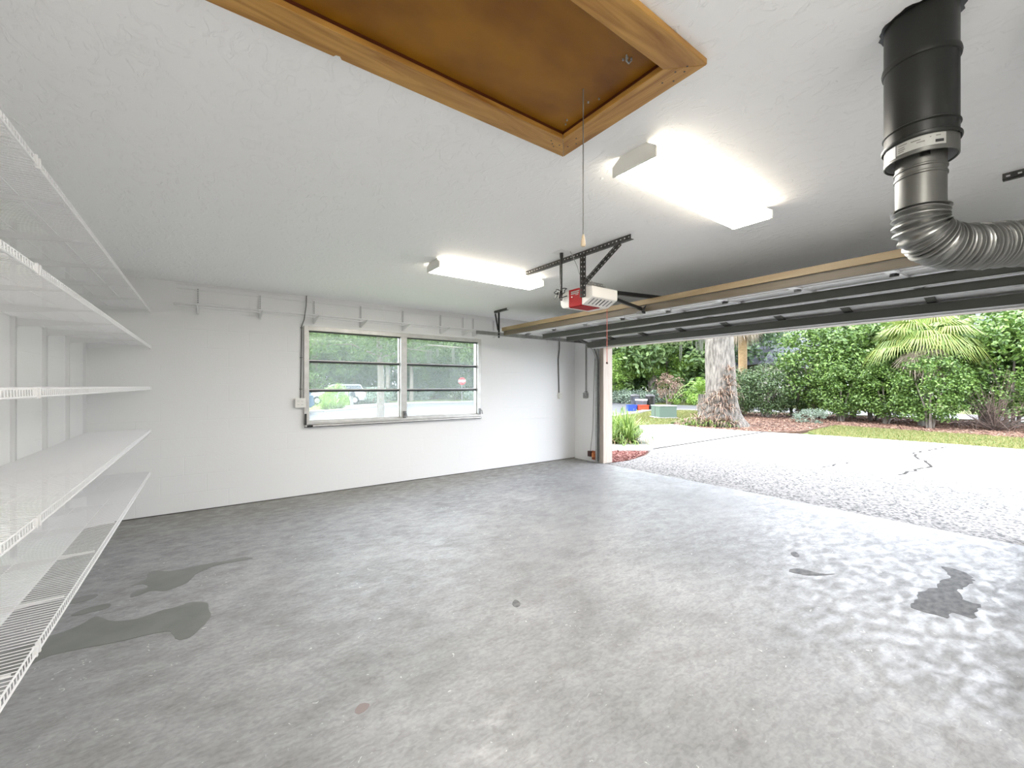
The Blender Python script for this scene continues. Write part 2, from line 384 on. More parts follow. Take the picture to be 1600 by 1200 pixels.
# ceiling with holes for the hatch and the pipes is laid as strips round the hatch
HX0, HX1, HY0, HY1 = -.02, 1.32, .885, 1.415
cb = MB()
cb.box((XL-.2, YF-.2, H), (HX0, YB+.2, H+.12)); cb.box((HX1, YF-.2, H), (XR+.2, YB+.2, H+.12))
cb.box((HX0, YF-.2, H), (HX1, HY0, H+.12)); cb.box((HX0, HY1, H), (HX1, YB+.2, H+.12))
struct(cb.build('ceiling', 'ceil', loc=(0, 0, 0)), 'white skip-trowel textured garage ceiling', 'ceiling')
struct(MB().box((XL-.2, YF-.2, -.1), (XL, YB+.2, H)).build('wall_left', 'wally', loc=(0, 0, 0)), 'white wall behind the wire shelves', 'wall')
struct(MB().box((XL, YF-.2, -.1), (XR+.2, YF, H)).build('wall_front', 'wallx', loc=(0, 0, 0)), 'white garage wall facing the window wall', 'wall')
b = MB(); b.box((XL, YB, -.1), (WX0, YB+.2, H)); b.box((WX1, YB, -.1), (XR+.2, YB+.2, H))
b.box((WX0, YB, -.1), (WX1, YB+.2, WZ0)); b.box((WX0, YB, WZ1), (WX1, YB+.2, H))
struct(b.build('wall_back', 'wallx', loc=(0, 0, 0)), 'white painted block wall around the window', 'wall')
b = MB(); b.box((XR, YF, -.1), (XR+.2, DY0, H)); b.box((XR, DY1, -.1), (XR+.2, YB, H)); b.box((XR, DY0, DZ), (XR+.2, DY1, H))
struct(b.build('wall_right', 'wally', loc=(0, 0, 0)), 'white wall around the wide garage door opening', 'wall')
# dark gap along the foot of the window wall
struct(MB().box((XL, YB-.006, 0), (XR, YB, .008)).build('trim_1', 'joint'), 'thin dark gap line where window wall meets floor', 'trim')
# wooden jambs of the opening
b = MB(); b.box((XR-.02, DY1-.03, 0), (XR+.215, DY1, DZ)); b.box((XR-.02, DY1, 0), (XR, DY1+.06, DZ+.06))
struct(b.build('trim_2', 'jamb', loc=(XR, DY1, 0)), 'cream wooden jamb on the window side of the door opening', 'trim')
b = MB(); b.box((XR-.02, DY0, 0), (XR+.215, DY0+.03, DZ)); b.box((XR-.02, DY0-.06, 0), (XR, DY0, DZ+.06))
struct(b.build('trim_3', 'jamb', loc=(XR, DY0, 0)), 'cream wooden jamb on the far side of the door opening', 'trim')
b = MB(); b.box((XR-.02, DY0+.03, DZ-.03), (XR+.215, DY1-.03, DZ)); b.box((XR-.02, DY0, DZ), (XR, DY1, DZ+.10))
struct(b.build('trim_4', 'jamb', loc=(XR, 2.7, DZ)), 'wooden head board over the garage door opening', 'trim')
# roof above
b = MB(); b.prism([(YF-.9, H+.13), (YB+.9, H+.13), ((YF+YB)/2, H+1.9)], 'x', XL-.9, XR+.95)
struct(b.build('roof', 'roof'), 'shingled roof of the garage', 'roof')

# ------------------------------------------------------------------ attic hatch
t = thing('attic_hatch', 'stained wooden attic hatch with pine trim in the ceiling', 'hatch', (.7, 1.15, H))
MB().box((HX0+.001, HY0+.001, H+.012), (HX1-.001, HY1-.001, H+.03)).build('hatch_panel', 'ply', t)
casem = mat('dark_stained_casing', (.075, .018, .006), rough=.5, spec=.2)
for a_, c_ in (((HX0+.001, HY0+.001), (HX1-.001, HY0+.0045)), ((HX0+.001, HY1-.0045), (HX1-.001, HY1-.001)), ((HX0+.001, HY0+.005), (HX0+.0045, HY1-.005)), ((HX1-.0045, HY0+.005), (HX1-.001, HY1-.005))):
    MB().box((*a_, H-.0), (*c_, H+.0118)).build('casing', casem, t)
z0, z1 = H-.022, H
OX0, OX1, OY0, OY1 = -.12, 1.42, .785, 1.52
nx = .363  # a small worn notch on the long board
MB().prism([(OX0, OY1), (nx-.012, OY1), (nx-.006, OY1-.010), (nx+.006, OY1-.012), (nx+.014, OY1), (OX1, OY1), (HX1-.005, HY1-.005), (HX0+.005, HY1-.005)], 'z', z0, z1).build('trim_board', 'trimw', t, bevel=.002)
MB().prism([(OX0, OY0), (HX0+.005, HY0+.005), (HX1-.005, HY0+.005), (OX1, OY0)], 'z', z0, z1).build('trim_board', 'trimw', t, bevel=.002)
MB().prism([(OX1, OY0+.002), (OX1, OY1-.002), (HX1-.005, HY1-.007), (HX1-.005, HY0+.007)], 'z', z0, z1).build('trim_board', 'trimy', t, bevel=.002)
MB().prism([(OX0, OY0+.002), (HX0+.005, HY0+.007), (HX0+.005, HY1-.007), (OX0, OY1-.002)], 'z', z0, z1).build('trim_board', 'trimy', t, bevel=.002)
random.seed(3)
b = MB()
for x, y in [(1.37, .83), (1.385, .85), (1.36, .87), (1.395, .90), (1.37, .93), (1.36, 1.37), (1.39, 1.40), (1.375, 1.44), (1.30, 1.465), (1.28, 1.45), (1.32, 1.48), (1.335, 1.455)]:
    MB().lathe([(.0035, z0-.0012), (.003, z0)], (x, y), 8).build('nail_head', 'joint', t)
b = MB()
for x, y in [(1.20, .955), (1.21, .965), (1.195, .97), (1.215, .95), (1.28, 1.16), (1.26, 1.20), (1.27, 1.335), (1.285, 1.36)]:
    MB().lathe([(.0035, H+.006), (.0035, H+.013)], (x, y), 8).build('screw', 'steel', t)
b = MB(); b.tube([(1.19, .95, H+.012), (1.20, .96, H+.002), (1.22, .965, H+.004), (1.225, .955, H+.012)], .003, 6)
b.build('hook', 'steel', t)
t = thing('pull_cord', 'thin grey pull cord with small handle hanging from attic hatch', 'cord', (1.19, 1.16, 1.945))
MB().tube([(1.19, 1.16, H+.012), (1.19, 1.16, 1.985)], .0022, 6).build('cord', 'cordg', t)
MB().lathe([(.003, 1.992), (.006, 1.982), (.009, 1.962), (.010, 1.950), (.007, 1.945)], (1.19, 1.16), 12).build('handle', mat('cord_handle', (.62, .5, .34), rough=.5), t, smooth=True)

# ------------------------------------------------------------------ wraparound ceiling lamps
def lamp(cx, cy, label):
    t = thing('ceiling_light', label, 'lamp', (cx, cy, H), group='fluorescent ceiling lights')
    L2, W2 = .61, .125; zb = H-.085
    prof = lambda e: [(cy-W2*.62, H), (cy-W2-e, H-.035), (cy-W2-e, zb-e*.6), (cy+W2+e, zb-e*.6), (cy+W2+e, H-.035), (cy+W2*.62, H)]
    for s in (-1, 1):
        x = cx+s*L2; MB().prism(prof(.003), 'x', x-.006, x+.006).build('end_cap', 'lampw', t, bevel=.002)
    MB().box((cx-L2+.007, cy-W2*.6, H-.03), (cx+L2-.007, cy+W2*.6, H)).build('housing', 'lampw', t)
    b = MB(); pts = [(cy-W2*.9, H-.034), (cy-W2, H-.04), (cy-W2, zb+.012), (cy-W2+.012, zb), (cy+W2-.012, zb), (cy+W2, zb+.012), (cy+W2, H-.04), (cy+W2*.9, H-.034)]
    b.prism(pts, 'x', cx-L2+.007, cx+L2-.007)
    b.mi = [1]*len(b.f); b.mi[2+3] = 0
    b.build('diffuser', ['acry', 'acrys'], t)
lamp(2.29, 1.30, 'lit white fluorescent ceiling light, larger one nearer the attic hatch')
lamp(2.29, 3.53, 'lit white fluorescent ceiling light farther off, towards the window')
lamp(.25, -.30, 'lit white fluorescent ceiling light behind the viewer')

# ------------------------------------------------------------------ window
t = thing('window_1', 'aluminium awning window with two sashes of three panes', 'window', ((WX0+WX1)/2, YB, WZ0), kind='structure')
mx = 2.32
b = MB()
b.box((WX0, YB-.035, WZ0), (WX0+.055, YB+.10, WZ1)); b.box((WX1-.055, YB-.035, WZ0), (WX1, YB+.10, WZ1))
b.box((WX0+.055, YB-.035, WZ1-.055), (WX1-.055, YB+.10, WZ1)); b.box((WX0+.055, YB-.035, WZ0), (WX1-.055, YB+.10, WZ0+.035))
b.build('window_frame', 'alu', t, bevel=.002)
MB().box((mx-.045, YB-.04, WZ0+.035), (mx+.045, YB+.10, WZ1-.055)).build('mullion', 'alu', t, bevel=.002)
MB().box((WX0-.03, YB-.018, WZ1), (WX1+.03, YB, WZ1+.03)).build('head_trim', 'white', t)
MB().box((WX0+.01, YB-.05, WZ0-.028), (WX1, YB, WZ0-.004)).build('sill_track', 'alu', t)
MB().box((WX0+.0, YB-.052, WZ0-.034), (WX1, YB-.03, WZ0-.027)).build('sill_track', 'bar', t)
for (a, c) in ((WX0+.055, mx-.045), (mx+.045, WX1-.055)):
    zs = [WZ0+.05, 1.335, 1.712, WZ1-.055]
    MB().box((a, YB+.0, WZ1-.072), (c, YB+.03, WZ1-.055)).build('top_gasket', 'bar', t)
    MB().box((a, YB-.005, WZ0+.035), (c, YB+.03, WZ0+.052)).build('bottom_rail', 'alu', t)
    for s_ in (a, c-.012): MB().box((s_, YB+.012, WZ0+.052), (s_+.012, YB+.035, WZ1-.072)).build('side_rail', 'alu', t)
    for i in range(3):
        MB().box((a+.012, YB+.018, zs[i]+.004), (c-.012, YB+.023, zs[i+1]-.004)).build('pane', 'glass', t)
        if i: 
            bb = MB().box((a+.012, YB-.004, zs[i]-.014), (c-.012, YB+.03, zs[i]+.012)).build('vent_bar', 'bar', t)
            MB().box((a+.012, YB+.012, zs[i]+.0122), (c-.012, YB+.030, zs[i]+.024)).build('bar_lip', 'alu', bb)
for cxk in (mx+.005, WX1-.035):
    b = MB(); b.box((cxk-.02, YB-.06, WZ0+.03), (cxk+.02, YB-.036, WZ0+.13)); b.tube([(cxk, YB-.055, WZ0+.11), (cxk+.012, YB-.095, WZ0+.10), (cxk+.02, YB-.10, WZ0+.04)], .007, 8)
    b.build('window_crank', 'crank', t, bevel=.003)
b = MB(); b.box((WX0+.004, YB-.045, WZ0+.0), (WX0+.028, YB-.034, WZ0+.14)); b.box((WX0+.03, YB-.052, WZ0-.03), (WX0+.10, YB-.046, WZ0-.006))
b.build('latch', 'black', t)

# ------------------------------------------------------------------ wire shelves on the left wall
def wire_shelf(y0, y1, z, label):
    t = thing('wire_shelf', label, 'shelf', (-.72, (y0+y1)/2, z), group=None)
    xb, xf = XL+.012, -.485
    b = MB()
    n = int((y1-y0)/.0254)
    for k in range(n+1):
        y = y0+.004+k*(y1-y0-.008)/n
        b.tube([(xb, y, z), (xf-.004, y, z), (xf+.001, y, z-.004), (xf+.002, y, z-.030)], .0015, 4, cap=False)
    b.build('cross_wires', 'wire', t, smooth=True)
    for x, zz, r in ((xb, z-.004, .003), (-.80, z-.004, .0025), (-.64, z-.004, .0025)):
        MB().tube([(x, y0, zz), (x, y1, zz)], r, 8).build('support_rod', 'wire', t, smooth=True)
    MB().tube([(xf-.002, y0, z-.003), (xf-.002, y1, z-.003)], .0032, 8).build('front_rod', 'wire', t, smooth=True)
    MB().tube([(xf+.002, y0, z-.030), (xf+.002, y1, z-.030)], .0036, 8).build('front_rod', 'wire', t, smooth=True)
    for y in (y0+.004, y1-.004):
        b = MB(); b.box((xf-.006, y-.006, z-.036), (xf+.008, y+.006, z+.002)); b.build('end_clip', 'white', t, bevel=.002)
    return t
SZ = [.490, .938, 1.392, 1.828, 2.206]
nm = ['bottom', 'second from the bottom', 'middle', 'second from the top', 'topmost']
for z, n_ in zip(SZ, nm):
    wire_shelf(2.19, 5.87, z, 'long white wire shelf, %s level, reaching the window wall' % n_)
    wire_shelf(.33, 2.165, z, 'short near length of white wire shelf, %s level, nearest the viewer' % n_)
ords = ['nearest the window wall', 'second from the window wall', 'third from the window wall', 'fourth from the window wall', 'fifth from the window wall', 'sixth from the window wall', 'seventh from the window wall', 'eighth from the window wall', 'ninth from the window wall', 'tenth from the window wall']
std = None
for i in range(9):
    y = 5.74-.62*i
    if i == 0:
        t = thing('shelf_standard', 'white slotted wall standard with shelf brackets, '+ords[0], 'shelf standard', (XL, y, .35))
        b = MB(); b.box((XL, y-.012, .35), (XL+.003, y+.012, 2.42)); b.box((XL, y-.014, .35), (XL+.022, y-.0105, 2.42)); b.box((XL, y+.0105, .35), (XL+.022, y+.014, 2.42))
        b.build('standard', 'bracket', t)
        b = MB()
        for k in range(62): b.box((XL+.0031, y-.004, .37+k*.033), (XL+.0036, y+.004, .385+k*.033))
        b.build('slot', 'joint', t)
        for z in SZ:
            b = MB(); b.prism([(XL+.004, z-.075), (XL+.03, z-.060), (-.56, z-.018), (-.505, z-.016), (-.505, z-.009), (XL+.004, z-.009)], 'y', y-.0045, y+.0045)
            b.build('shelf_bracket', 'bracket', t, bevel=.001)
        std = t
    else:
        dup(std, (XL, y, .35), 'white slotted wall standard with shelf brackets, '+ords[i])

# ------------------------------------------------------------------ shelf hardware high on the window wall
b = MB(); b.box((-.27, YB-.006, 2.475), (3.30, YB, 2.525)); b.box((-.27, YB-.014, 2.520), (3.30, YB-.006, 2.525)); b.box((-.27, YB-.014, 2.475), (3.30, YB-.006, 2.480))
o = tag(b.build('hanging_rail', 'bracket'), 'long white metal hanging rail high on wall above the window', 'rail')
b = MB()
for x in (.33, .75, 1.35, 1.95, 2.70, 3.15): b.lathe([(.007, 2.4969), (.007, 2.4970)], (x, YB-.007), 8)
b = MB(); b.box((3.32, YB-.006, 2.475), (5.78, YB, 2.520)); b.box((3.32, YB-.013, 2.515), (5.78, YB-.006, 2.52))
tag(b.build('hanging_rail', 'bracket'), 'shorter white hanging rail near the garage door corner', 'rail')
t = thing('shelf_rod', 'pair of thin white rods running along brackets above the window', 'rod', (1.8, YB-.02, 2.29))
MB().tube([(-.27, YB-.022, 2.315), (3.95, YB-.022, 2.315)], .009, 8).build('rod', 'wire', t, smooth=True)
MB().tube([(-.27, YB-.022, 2.283), (3.95, YB-.022, 2.283)], .006, 8).build('rod', 'wire', t, smooth=True)
MB().tube([(-.27, YB-.022, 2.315), (-.285, YB-.03, 2.303), (-.285, YB-.03, 2.292), (-.27, YB-.022, 2.283)], .006, 8).build('end_hook', 'bracket', t)
xs = [-.08, .52, 1.12, 1.71, 2.31, 2.92, 3.31, 3.50, 3.90, 4.49, 5.10]
lab = ['leftmost, above bare wall', 'second from left, left of the cable', 'just right of the grey cable', 'above left window sash', 'above the window mullion', 'above right window sash', 'where two rails meet', 'above the right window edge', 'just right of the window', 'beside the wall cable behind the door track', 'nearest the garage door corner']
hs = None
for i, x in enumerate(xs):
    L_ = 'short white slotted bracket on window wall, ' + lab[i]
    if hs is None:
        hs = thing('wall_bracket', L_, 'bracket', (x, YB, 2.20), group=None)
        b = MB(); b.box((x-.012, YB-.018, 2.205), (x+.012, YB-.0145, 2.505)); b.box((x-.013, YB-.018, 2.205), (x-.010, YB-.001, 2.505)); b.box((x+.010, YB-.018, 2.205), (x+.013, YB-.001, 2.505))
        b.build('standard', 'bracket', hs)
        b = MB()
        for k in range(8): b.box((x-.005, YB-.0195, 2.33+k*.021), (x+.005, YB-.0181, 2.341+k*.021))
        b.build('slot', 'oil', hs)
        MB().prism([(YB-.02, 2.20), (YB-.045, 2.205), (YB-.33, 2.258), (YB-.33, 2.272), (YB-.02, 2.272)], 'x', x-.004, x+.004).build('bracket_arm', 'bracket', hs, bevel=.001)
    else: dup(hs, (x, YB, 2.20), L_)

# ------------------------------------------------------------------ cables and outlets
def cable(name, pts, r, m, label, clips=()):
    t = thing(name, label, 'cable', pts[-1]); MB().tube(pts, r, 8).build('sheath', m, t, smooth=True)
    for c in clips: MB().box((c[0]-.014, c[1]-.01, c[2]-.004), (c[0]+.014, c[1]+.012, c[2]+.004)).build('clip', m, t)
    return t
cable('wall_cable', [(1.03, YB-.024, H), (1.025, YB-.025, 2.42), (1.0, YB-.030, 2.24), (.975, YB-.014, 2.16), (.972, YB-.012, 1.9), (.968, YB-.012, 1.6), (.965, YB-.012, 1.24)], .006, 'cable',
      'grey cable from ceiling down to outlet left of the window', [(.974, YB-.012, 2.14), (.970, YB-.012, 1.76), (.966, YB-.012, 1.36)])
cable('wall_cable', [(5.38, YB-.02, 2.54), (5.39, YB-.016, 2.1), (5.365, YB-.012, 1.9), (5.375, YB-.012, 1.6), (5.385, YB-.012, 1.272)], .010, 'cable',
      'thin grey cable down window wall near the garage corner')
def outlet(name, c, n, wd, hh, m, label, gang=1):
    # n: 'y' faces -Y on the window wall, 'x' faces -X on the door wall
    t = thing(name, label, 'outlet', c)
    def bx(u0, u1, z0, z1, d0, d1, nme, mm, par, bev=.002):
        b = MB()
        if n == 'y': b.box((c[0]+u0, c[1]-d1, c[2]+z0), (c[0]+u1, c[1]-d0, c[2]+z1))
        else: b.box((c[0]-d1, c[1]+u0, c[2]+z0), (c[0]-d0, c[1]+u1, c[2]+z1))
        return b.build(nme, mm, par, bevel=bev)
    bx(-wd/2, wd/2, 0, hh, 0, .045, 'box', m, t)
    bx(-wd/2-.004, wd/2+.004, -.004, hh+.004, .0452, .050, 'cover_plate', m, t)
    for g in range(gang):
        u = (g-(gang-1)/2)*.046
        for zz in (.30, .70):
            r = bx(u-.015, u+.015, hh*zz-.014, hh*zz+.014, .0501, .0525, 'receptacle', m, t)
            for q in (-.006, .006): bx(u+q-.0012, u+q+.0012, hh*zz-.004, hh*zz+.006, .0526, .0530, 'slot', 'black', r, 0)
    return t
outlet('outlet_box', (.955, YB, 1.13), 'y', .112, .112, 'ivory', 'white double outlet box on wall left of the window', 2)
outlet('outlet_box', (5.40, YB, 1.165), 'y', .072, .108, 'ivory', 'white single outlet box on window wall near garage corner')
outlet('outlet_box', (XR, 5.575, 1.17), 'x', .085, .10, 'steel', 'dark grey outlet box on short wall beside door track')
t = thing('conduit', 'dark grey metal conduit above the outlet on short wall', 'conduit', (XR-.02, 5.575, 1.275))
MB().tube([(XR-.02, 5.575, 1.275), (XR-.02, 5.575, 2.54)], .011, 10).build('pipe', 'steel', t, smooth=True)
MB().box((XR-.036, 5.553, 1.28), (XR, 5.597, 1.30)).build('connector', 'steel', t)

# ------------------------------------------------------------------ overhead garage door (open)
GY0, GY1 = .18, 5.20
t = thing('door_1', 'open white sectional garage door under the ceiling with dark steel struts', 'door', (4.5, 2.7, 2.2), kind='structure')
secs = [((3.58, 2.227), (4.07, 2.240)), ((4.075, 2.240), (4.60, 2.246)), ((4.605, 2.246), (5.10, 2.238)), ((5.105, 2.236), (5.56, 2.125))]
for (a, c) in secs:
    ax, az = a; cx_, cz = c
    b = MB(); b.prism([(ax, az), (cx_, cz), (cx_, cz+.035), (ax, az+.035)], 'y', GY0, GY1)
    s = b.build('section', 'panel', t)
    # end and middle stiles on the inner skin
    for k in range(9):
        y = GY0+.03+(GY1-GY0-.06)*k/8
        b = MB(); b.prism([(ax+.01, az), (ax+.01, az-.022), (cx_-.01, cz-.022), (cx_-.01, cz)], 'y', y-.032, y+.032)
        b.build('stile', 'strut' if a[0] > 5 else 'panel', s)
    b = MB(); b.prism([(ax, az), (ax, az-.012), (ax+.03, az-.012), (ax+.03, az)], 'y', GY0, GY1); b.build('edge_lip', 'panel', s)
def strut(x, zb, h, wd, nme='strut', m='strut', tilt=0):
    # hat-shaped steel reinforcing strut
    b = MB(); T = .004
    b.prism([(x, zb), (x+wd, zb+tilt), (x+wd, zb+tilt+T), (x, zb+T)], 'y', GY0+.02, GY1-.10)
    b.prism([(x, zb), (x+T, zb), (x+T, zb+h), (x, zb+h)], 'y', GY0+.02, GY1-.10)
    b.prism([(x+wd-T, zb+tilt), (x+wd, zb+tilt), (x+wd, zb+h), (x+wd-T, zb+h)], 'y', GY0+.02, GY1-.10)
    b.prism([(x-.02, zb+h-T), (x+T, zb+h-T), (x+T, zb+h), (x-.02, zb+h)], 'y', GY0+.02, GY1-.10)
    return b.build(nme, m, t)
strut(4.32, 2.152, .070, .075)
strut(4.84, 2.148, .066, .075)
strut(5.33, 2.066, .085, .075, tilt=-.006)
# lumber bolted along the top edge
MB().box((3.535, GY0+.02, 2.212), (3.575, GY1-.09, 2.264)).build('lumber', 'tan', t)
MB().box((3.56, GY0+.02, 2.150), (3.60, GY1-.11, 2.207)).build('lumber', 'tan2', t)
b = MB(); b.box((3.558, GY0+.02, 2.2072), (3.60, GY1-.1, 2.2118)); b.build('steel_strip', 'steel', t)
MB().box((5.55, GY0, 2.075), (5.575, GY1, 2.126)).build('bottom_seal', 'steel', t)
MB().box((5.545, GY0, 2.062), (5.585, GY1, 2.0748)).build('weather_strip', 'panel', t)
# hinges and roller brackets
for (hx, hz) in ((4.07, 2.220), (4.60, 2.224), (5.10, 2.212)):
    for k in range(1, 9):
        y = GY0+.03+(GY1-GY0-.06)*k/8
        if k == 8: y -= .02
        b = MB(); b.box((hx-.045, y-.02, hz-.004), (hx+.045, y+.02, hz)); b.tube([(hx, y-.026, hz-.012), (hx, y+.026, hz-.012)], .009, 8)
        for q in (-1, 1): b.lathe([(.006, hz-.010), (.006, hz-.004)], (hx+q*.03, y), 8)
        h = b.build('hinge', 'dsteel' if k % 2 else 'steel', t)
b = MB()
for k in (1, 3, 5, 6):
    y = GY0+.03+(GY1-GY0-.06)*k/8
    b = MB(); b.bar((3.60, y, 2.205), (3.98, y+.10, 2.225), .035, .006); b.build('top_brace', 'panel', t)
for (rx, rz) in ((3.75, 2.215), (4.10, 2.215), (4.63, 2.205), (5.13, 2.185), (5.50, 2.10)):
    b = MB(); b.tube([(rx, GY1-.06, rz), (rx, GY1+.045, rz)], .006, 8); b.tube([(rx, GY1+.022, rz), (rx, GY1+.045, rz)], .022, 14)
    b.build('roller', 'steel', t)
b = MB(); b.box((5.40, GY1-.07, 2.10), (5.50, GY1-.01, 2.16)); b.build('bottom_bracket', 'steel', t)

# tracks
def track(y, sgn, label):
    t = thing('door_track', label, 'track', (5.74, y, 0))
    path = [(5.745, y, .02), (5.745, y, 1.75)]
    R = .36; cx_, cz = 5.745-R, 1.82
    for k in range(9):
        a = (PI/2)*k/8; path.append((cx_+R*math.cos(a), y, cz+R*math.sin(a)))
    path.append((3.19, y, 2.185))
    b = MB()
    n = len(path)
    # C-section swept in the XZ plane: two lips and a web
    for i in range(n-1):
        p0, p1 = Vector(path[i]), Vector(path[i+1]); d = (p1-p0).normalized(); nr = Vector((0, 1, 0)).cross(d)
        for off, dy0, dy1 in ((-.024, -.02, .02), (.024, -.02, .02)):
            q0, q1 = p0+nr*off, p1+nr*off; e = nr*.0015
            vs = []
            for q in (q0, q1):
                for yy in (dy0, dy1):
                    for s_ in (-1, 1): vs.append(tuple(q+e*s_+Vector((0, yy, 0))))
            b.add(vs, [(0, 1, 3, 2), (4, 6, 7, 5), (0, 4, 5, 1), (2, 3, 7, 6), (0, 2, 6, 4), (1, 5, 7, 3)])
        yy = .02*sgn; vs = []
        for q in (p0, p1):
            for s_ in (-1, 1):
                for e in (-.0015, .0015): vs.append(tuple(q+nr*.024*s_+Vector((0, yy+e, 0))))
        b.add(vs, [(0, 1, 3, 2), (4, 6, 7, 5), (0, 4, 5, 1), (2, 3, 7, 6), (0, 2, 6, 4), (1, 5, 7, 3)])
    b.build('rail', 'steel', t)
    for z in (.35, 1.05, 1.75):
        MB().box((5.755, y+sgn*.022, z-.03), (XR-.021, y+sgn*.026, z+.03)).build('wall_clip', 'steel', t)
    b = MB(); b.box((XR-.026, y+sgn*.02, .02), (XR-.0205, y+sgn*.055, 2.15)); b.build('angle', 'steel', t)
    b = MB(); b.bar((5.76, y+sgn*.03, 2.30), (5.0, y+sgn*.03, 2.185), .004, .03); b.build('sway_brace', 'steel', t)
    return t
track(5.25, 1, 'galvanised curved door track beside the window wall')
track(.12, -1, 'galvanised curved door track beyond the right end of door')
# hanging V bracket of the track
t = thing('track_hanger', 'dark V shaped hanger holding the track at the window side', 'bracket', (3.58, 5.25, H))
MB().box((3.565, 5.02, H-.032), (3.60, 5.36, H-.028)).build('ceiling_angle', 'dsteel', t)
MB().box((3.565, 5.02, H-.028), (3.568, 5.36, H)).build('ceiling_angle', 'dsteel', t)
MB().box((3.575, 5.262, 2.13), (3.605, 5.266, H-.033)).build('strap', 'black', t)
MB().bar((3.575, 5.34, H-.04), (3.58, 5.27, 2.245), .028, .004, (0, 1, 0)).build('strap', 'dsteel', t)

# perforated angle builder: dark angle with rows of holes shown as light recesses
def perforated(parent, p0, p1, up, side, wd=.034, nme='perforated_angle', m='dsteel', holes=True):
    p0, p1, up, side = Vector(p0), Vector(p1), Vector(up), Vector(side)
    d = (p1-p0); L = d.length; d.normalize(); T = .003
    def leg(b, nrm, wdir):
        # leg spans 0..wd along wdir with real square holes: built from three ladders
        n = int(L/.0381); hw, hl = wd*.26, .012
        def bxl(s0, s1, w0, w1):
            vs = []
            for a in (s0, s1):
                for c in (w0, w1):
                    for e in (0, T): vs.append(tuple(p0+d*a+wdir*c+nrm*e))
            b.add(vs, [(0, 1, 3, 2), (4, 6, 7, 5), (0, 4, 5, 1), (2, 3, 7, 6), (0, 2, 6, 4), (1, 5, 7, 3)])
        w0, w1 = (wd-hw)/2, (wd+hw)/2
        bxl(0, L, 0, w0); bxl(0, L, w1, wd)
        for k in range(n+1):
            s = L*k/n if n else 0
            a0 = max(0, s-.0381/2+hl/2); a1 = min(L, s+.0381/2-hl/2)
            if a1 > a0: bxl(a0, a1, w0, w1)
    b = MB(); leg(b, up, side); leg(b, side, up)
    return b.build(nme, m, parent)

# ------------------------------------------------------------------ door opener
t = thing('opener_hanger', 'dark perforated angle frame hanging the opener from the ceiling', 'bracket', (2.6, 2.64, H))
perforated(t, (2.59, 3.32, H-.036), (2.59, 2.03, H-.036), (0, 0, 1), (1, 0, 0), wd=.036, nme='ceiling_angle')
perforated(t, (2.596, 2.535, H-.036), (2.596, 2.535, 2.155), (-1, 0, 0), (0, -1, 0), wd=.036, nme='drop_angle')
perforated(t, (2.596, 2.79, H-.036), (2.596, 2.79, 2.17), (-1, 0, 0), (0, 1, 0), wd=.030, nme='drop_angle')
perforated(t, (2.588, 2.13, H-.04), (2.588, 2.515, 2.27), (-1, 0, 0), (0, -.59, -.8), wd=.028, nme='diagonal_angle')
perforated(t, (2.58, 2.545, 2.275), (2.86, 2.545, 2.275), (0, 0, 1), (0, -1, 0), wd=.034, nme='cross_angle', m='steel')

t = thing('garage_door_opener', 'red and white garage door opener hanging from the ceiling', 'opener', (2.76, 2.64, 2.10))
y0, y1, zb, zt = 2.44, 2.83, 2.10, 2.245
X0, X1 = 2.612, 2.93
body = [(y1, zt), (y1, zb+.05), (y1-.008, zb+.025), (y1-.028, zb+.006), (y1-.06, zb), (2.565, zb), (y0+.002, zb+.055), (y0, zb+.07), (y0, zt)]
MB().prism([(2.562, zt), (2.562, zb), (2.72, zb), (2.72, zt)], 'x', X0+.004, X1).build('motor_case', 'plast', t)
MB().prism([(2.722, zt), (2.722, zb), (y1-.06, zb), (y1-.028, zb+.006), (y1-.008, zb+.025), (y1, zb+.05), (y1, zt-.02), (y1-.015, zt)], 'x', X0, X1).build('light_lens', 'lens', t, bevel=.002)
ln = MB().prism([(2.560, zt), (2.560, zb), (2.548, zb), (y0+.004, zb+.052), (y0, zb+.065), (y0, zt-.008), (y0+.008, zt)], 'x', X0, X1).build('light_lens', 'plast', t, bevel=.002)
for k in range(6):
    x = X0+.045+k*.045
    d0 = Vector((x, 2.548-.018, zb+.0085)); d1 = Vector((x, y0+.02, zb+.043))
    MB().bar(d0, d1, .012, .003, (0, -.4, -1)).build('vent_slot', 'black' if k in (2, 3) else 'crank', ln)
rp = MB().box((X0-.004, 2.566, zb-.001), (X0+.0038, 2.718, zt+.006)).build('rear_panel', 'red', t, bevel=.001)
MB().box((X0+.004, 2.568, zb-.006), (X1-.09, 2.716, zb-.0005)).build('base_plate', 'red', t)
b = MB()
random.seed(8)
for row, z in enumerate((2.228, 2.212)):
    y = 2.69
    while y > 2.60:
        wd = random.uniform(.006, .011)
        b.box((X0-.0052, y-wd, z-.006), (X0-.0042, y, z+.005)); y -= wd+.003
b.build('lettering', 'label', rp)
MB().tube([(X0-.012, 2.675, 2.183), (X0-.004, 2.675, 2.183)], .005, 10).build('knob', 'plast', rp)
MB().box((X0-.006, 2.60, 2.196), (X0-.0042, 2.635, 2.200)).build('terminal', 'label', rp)
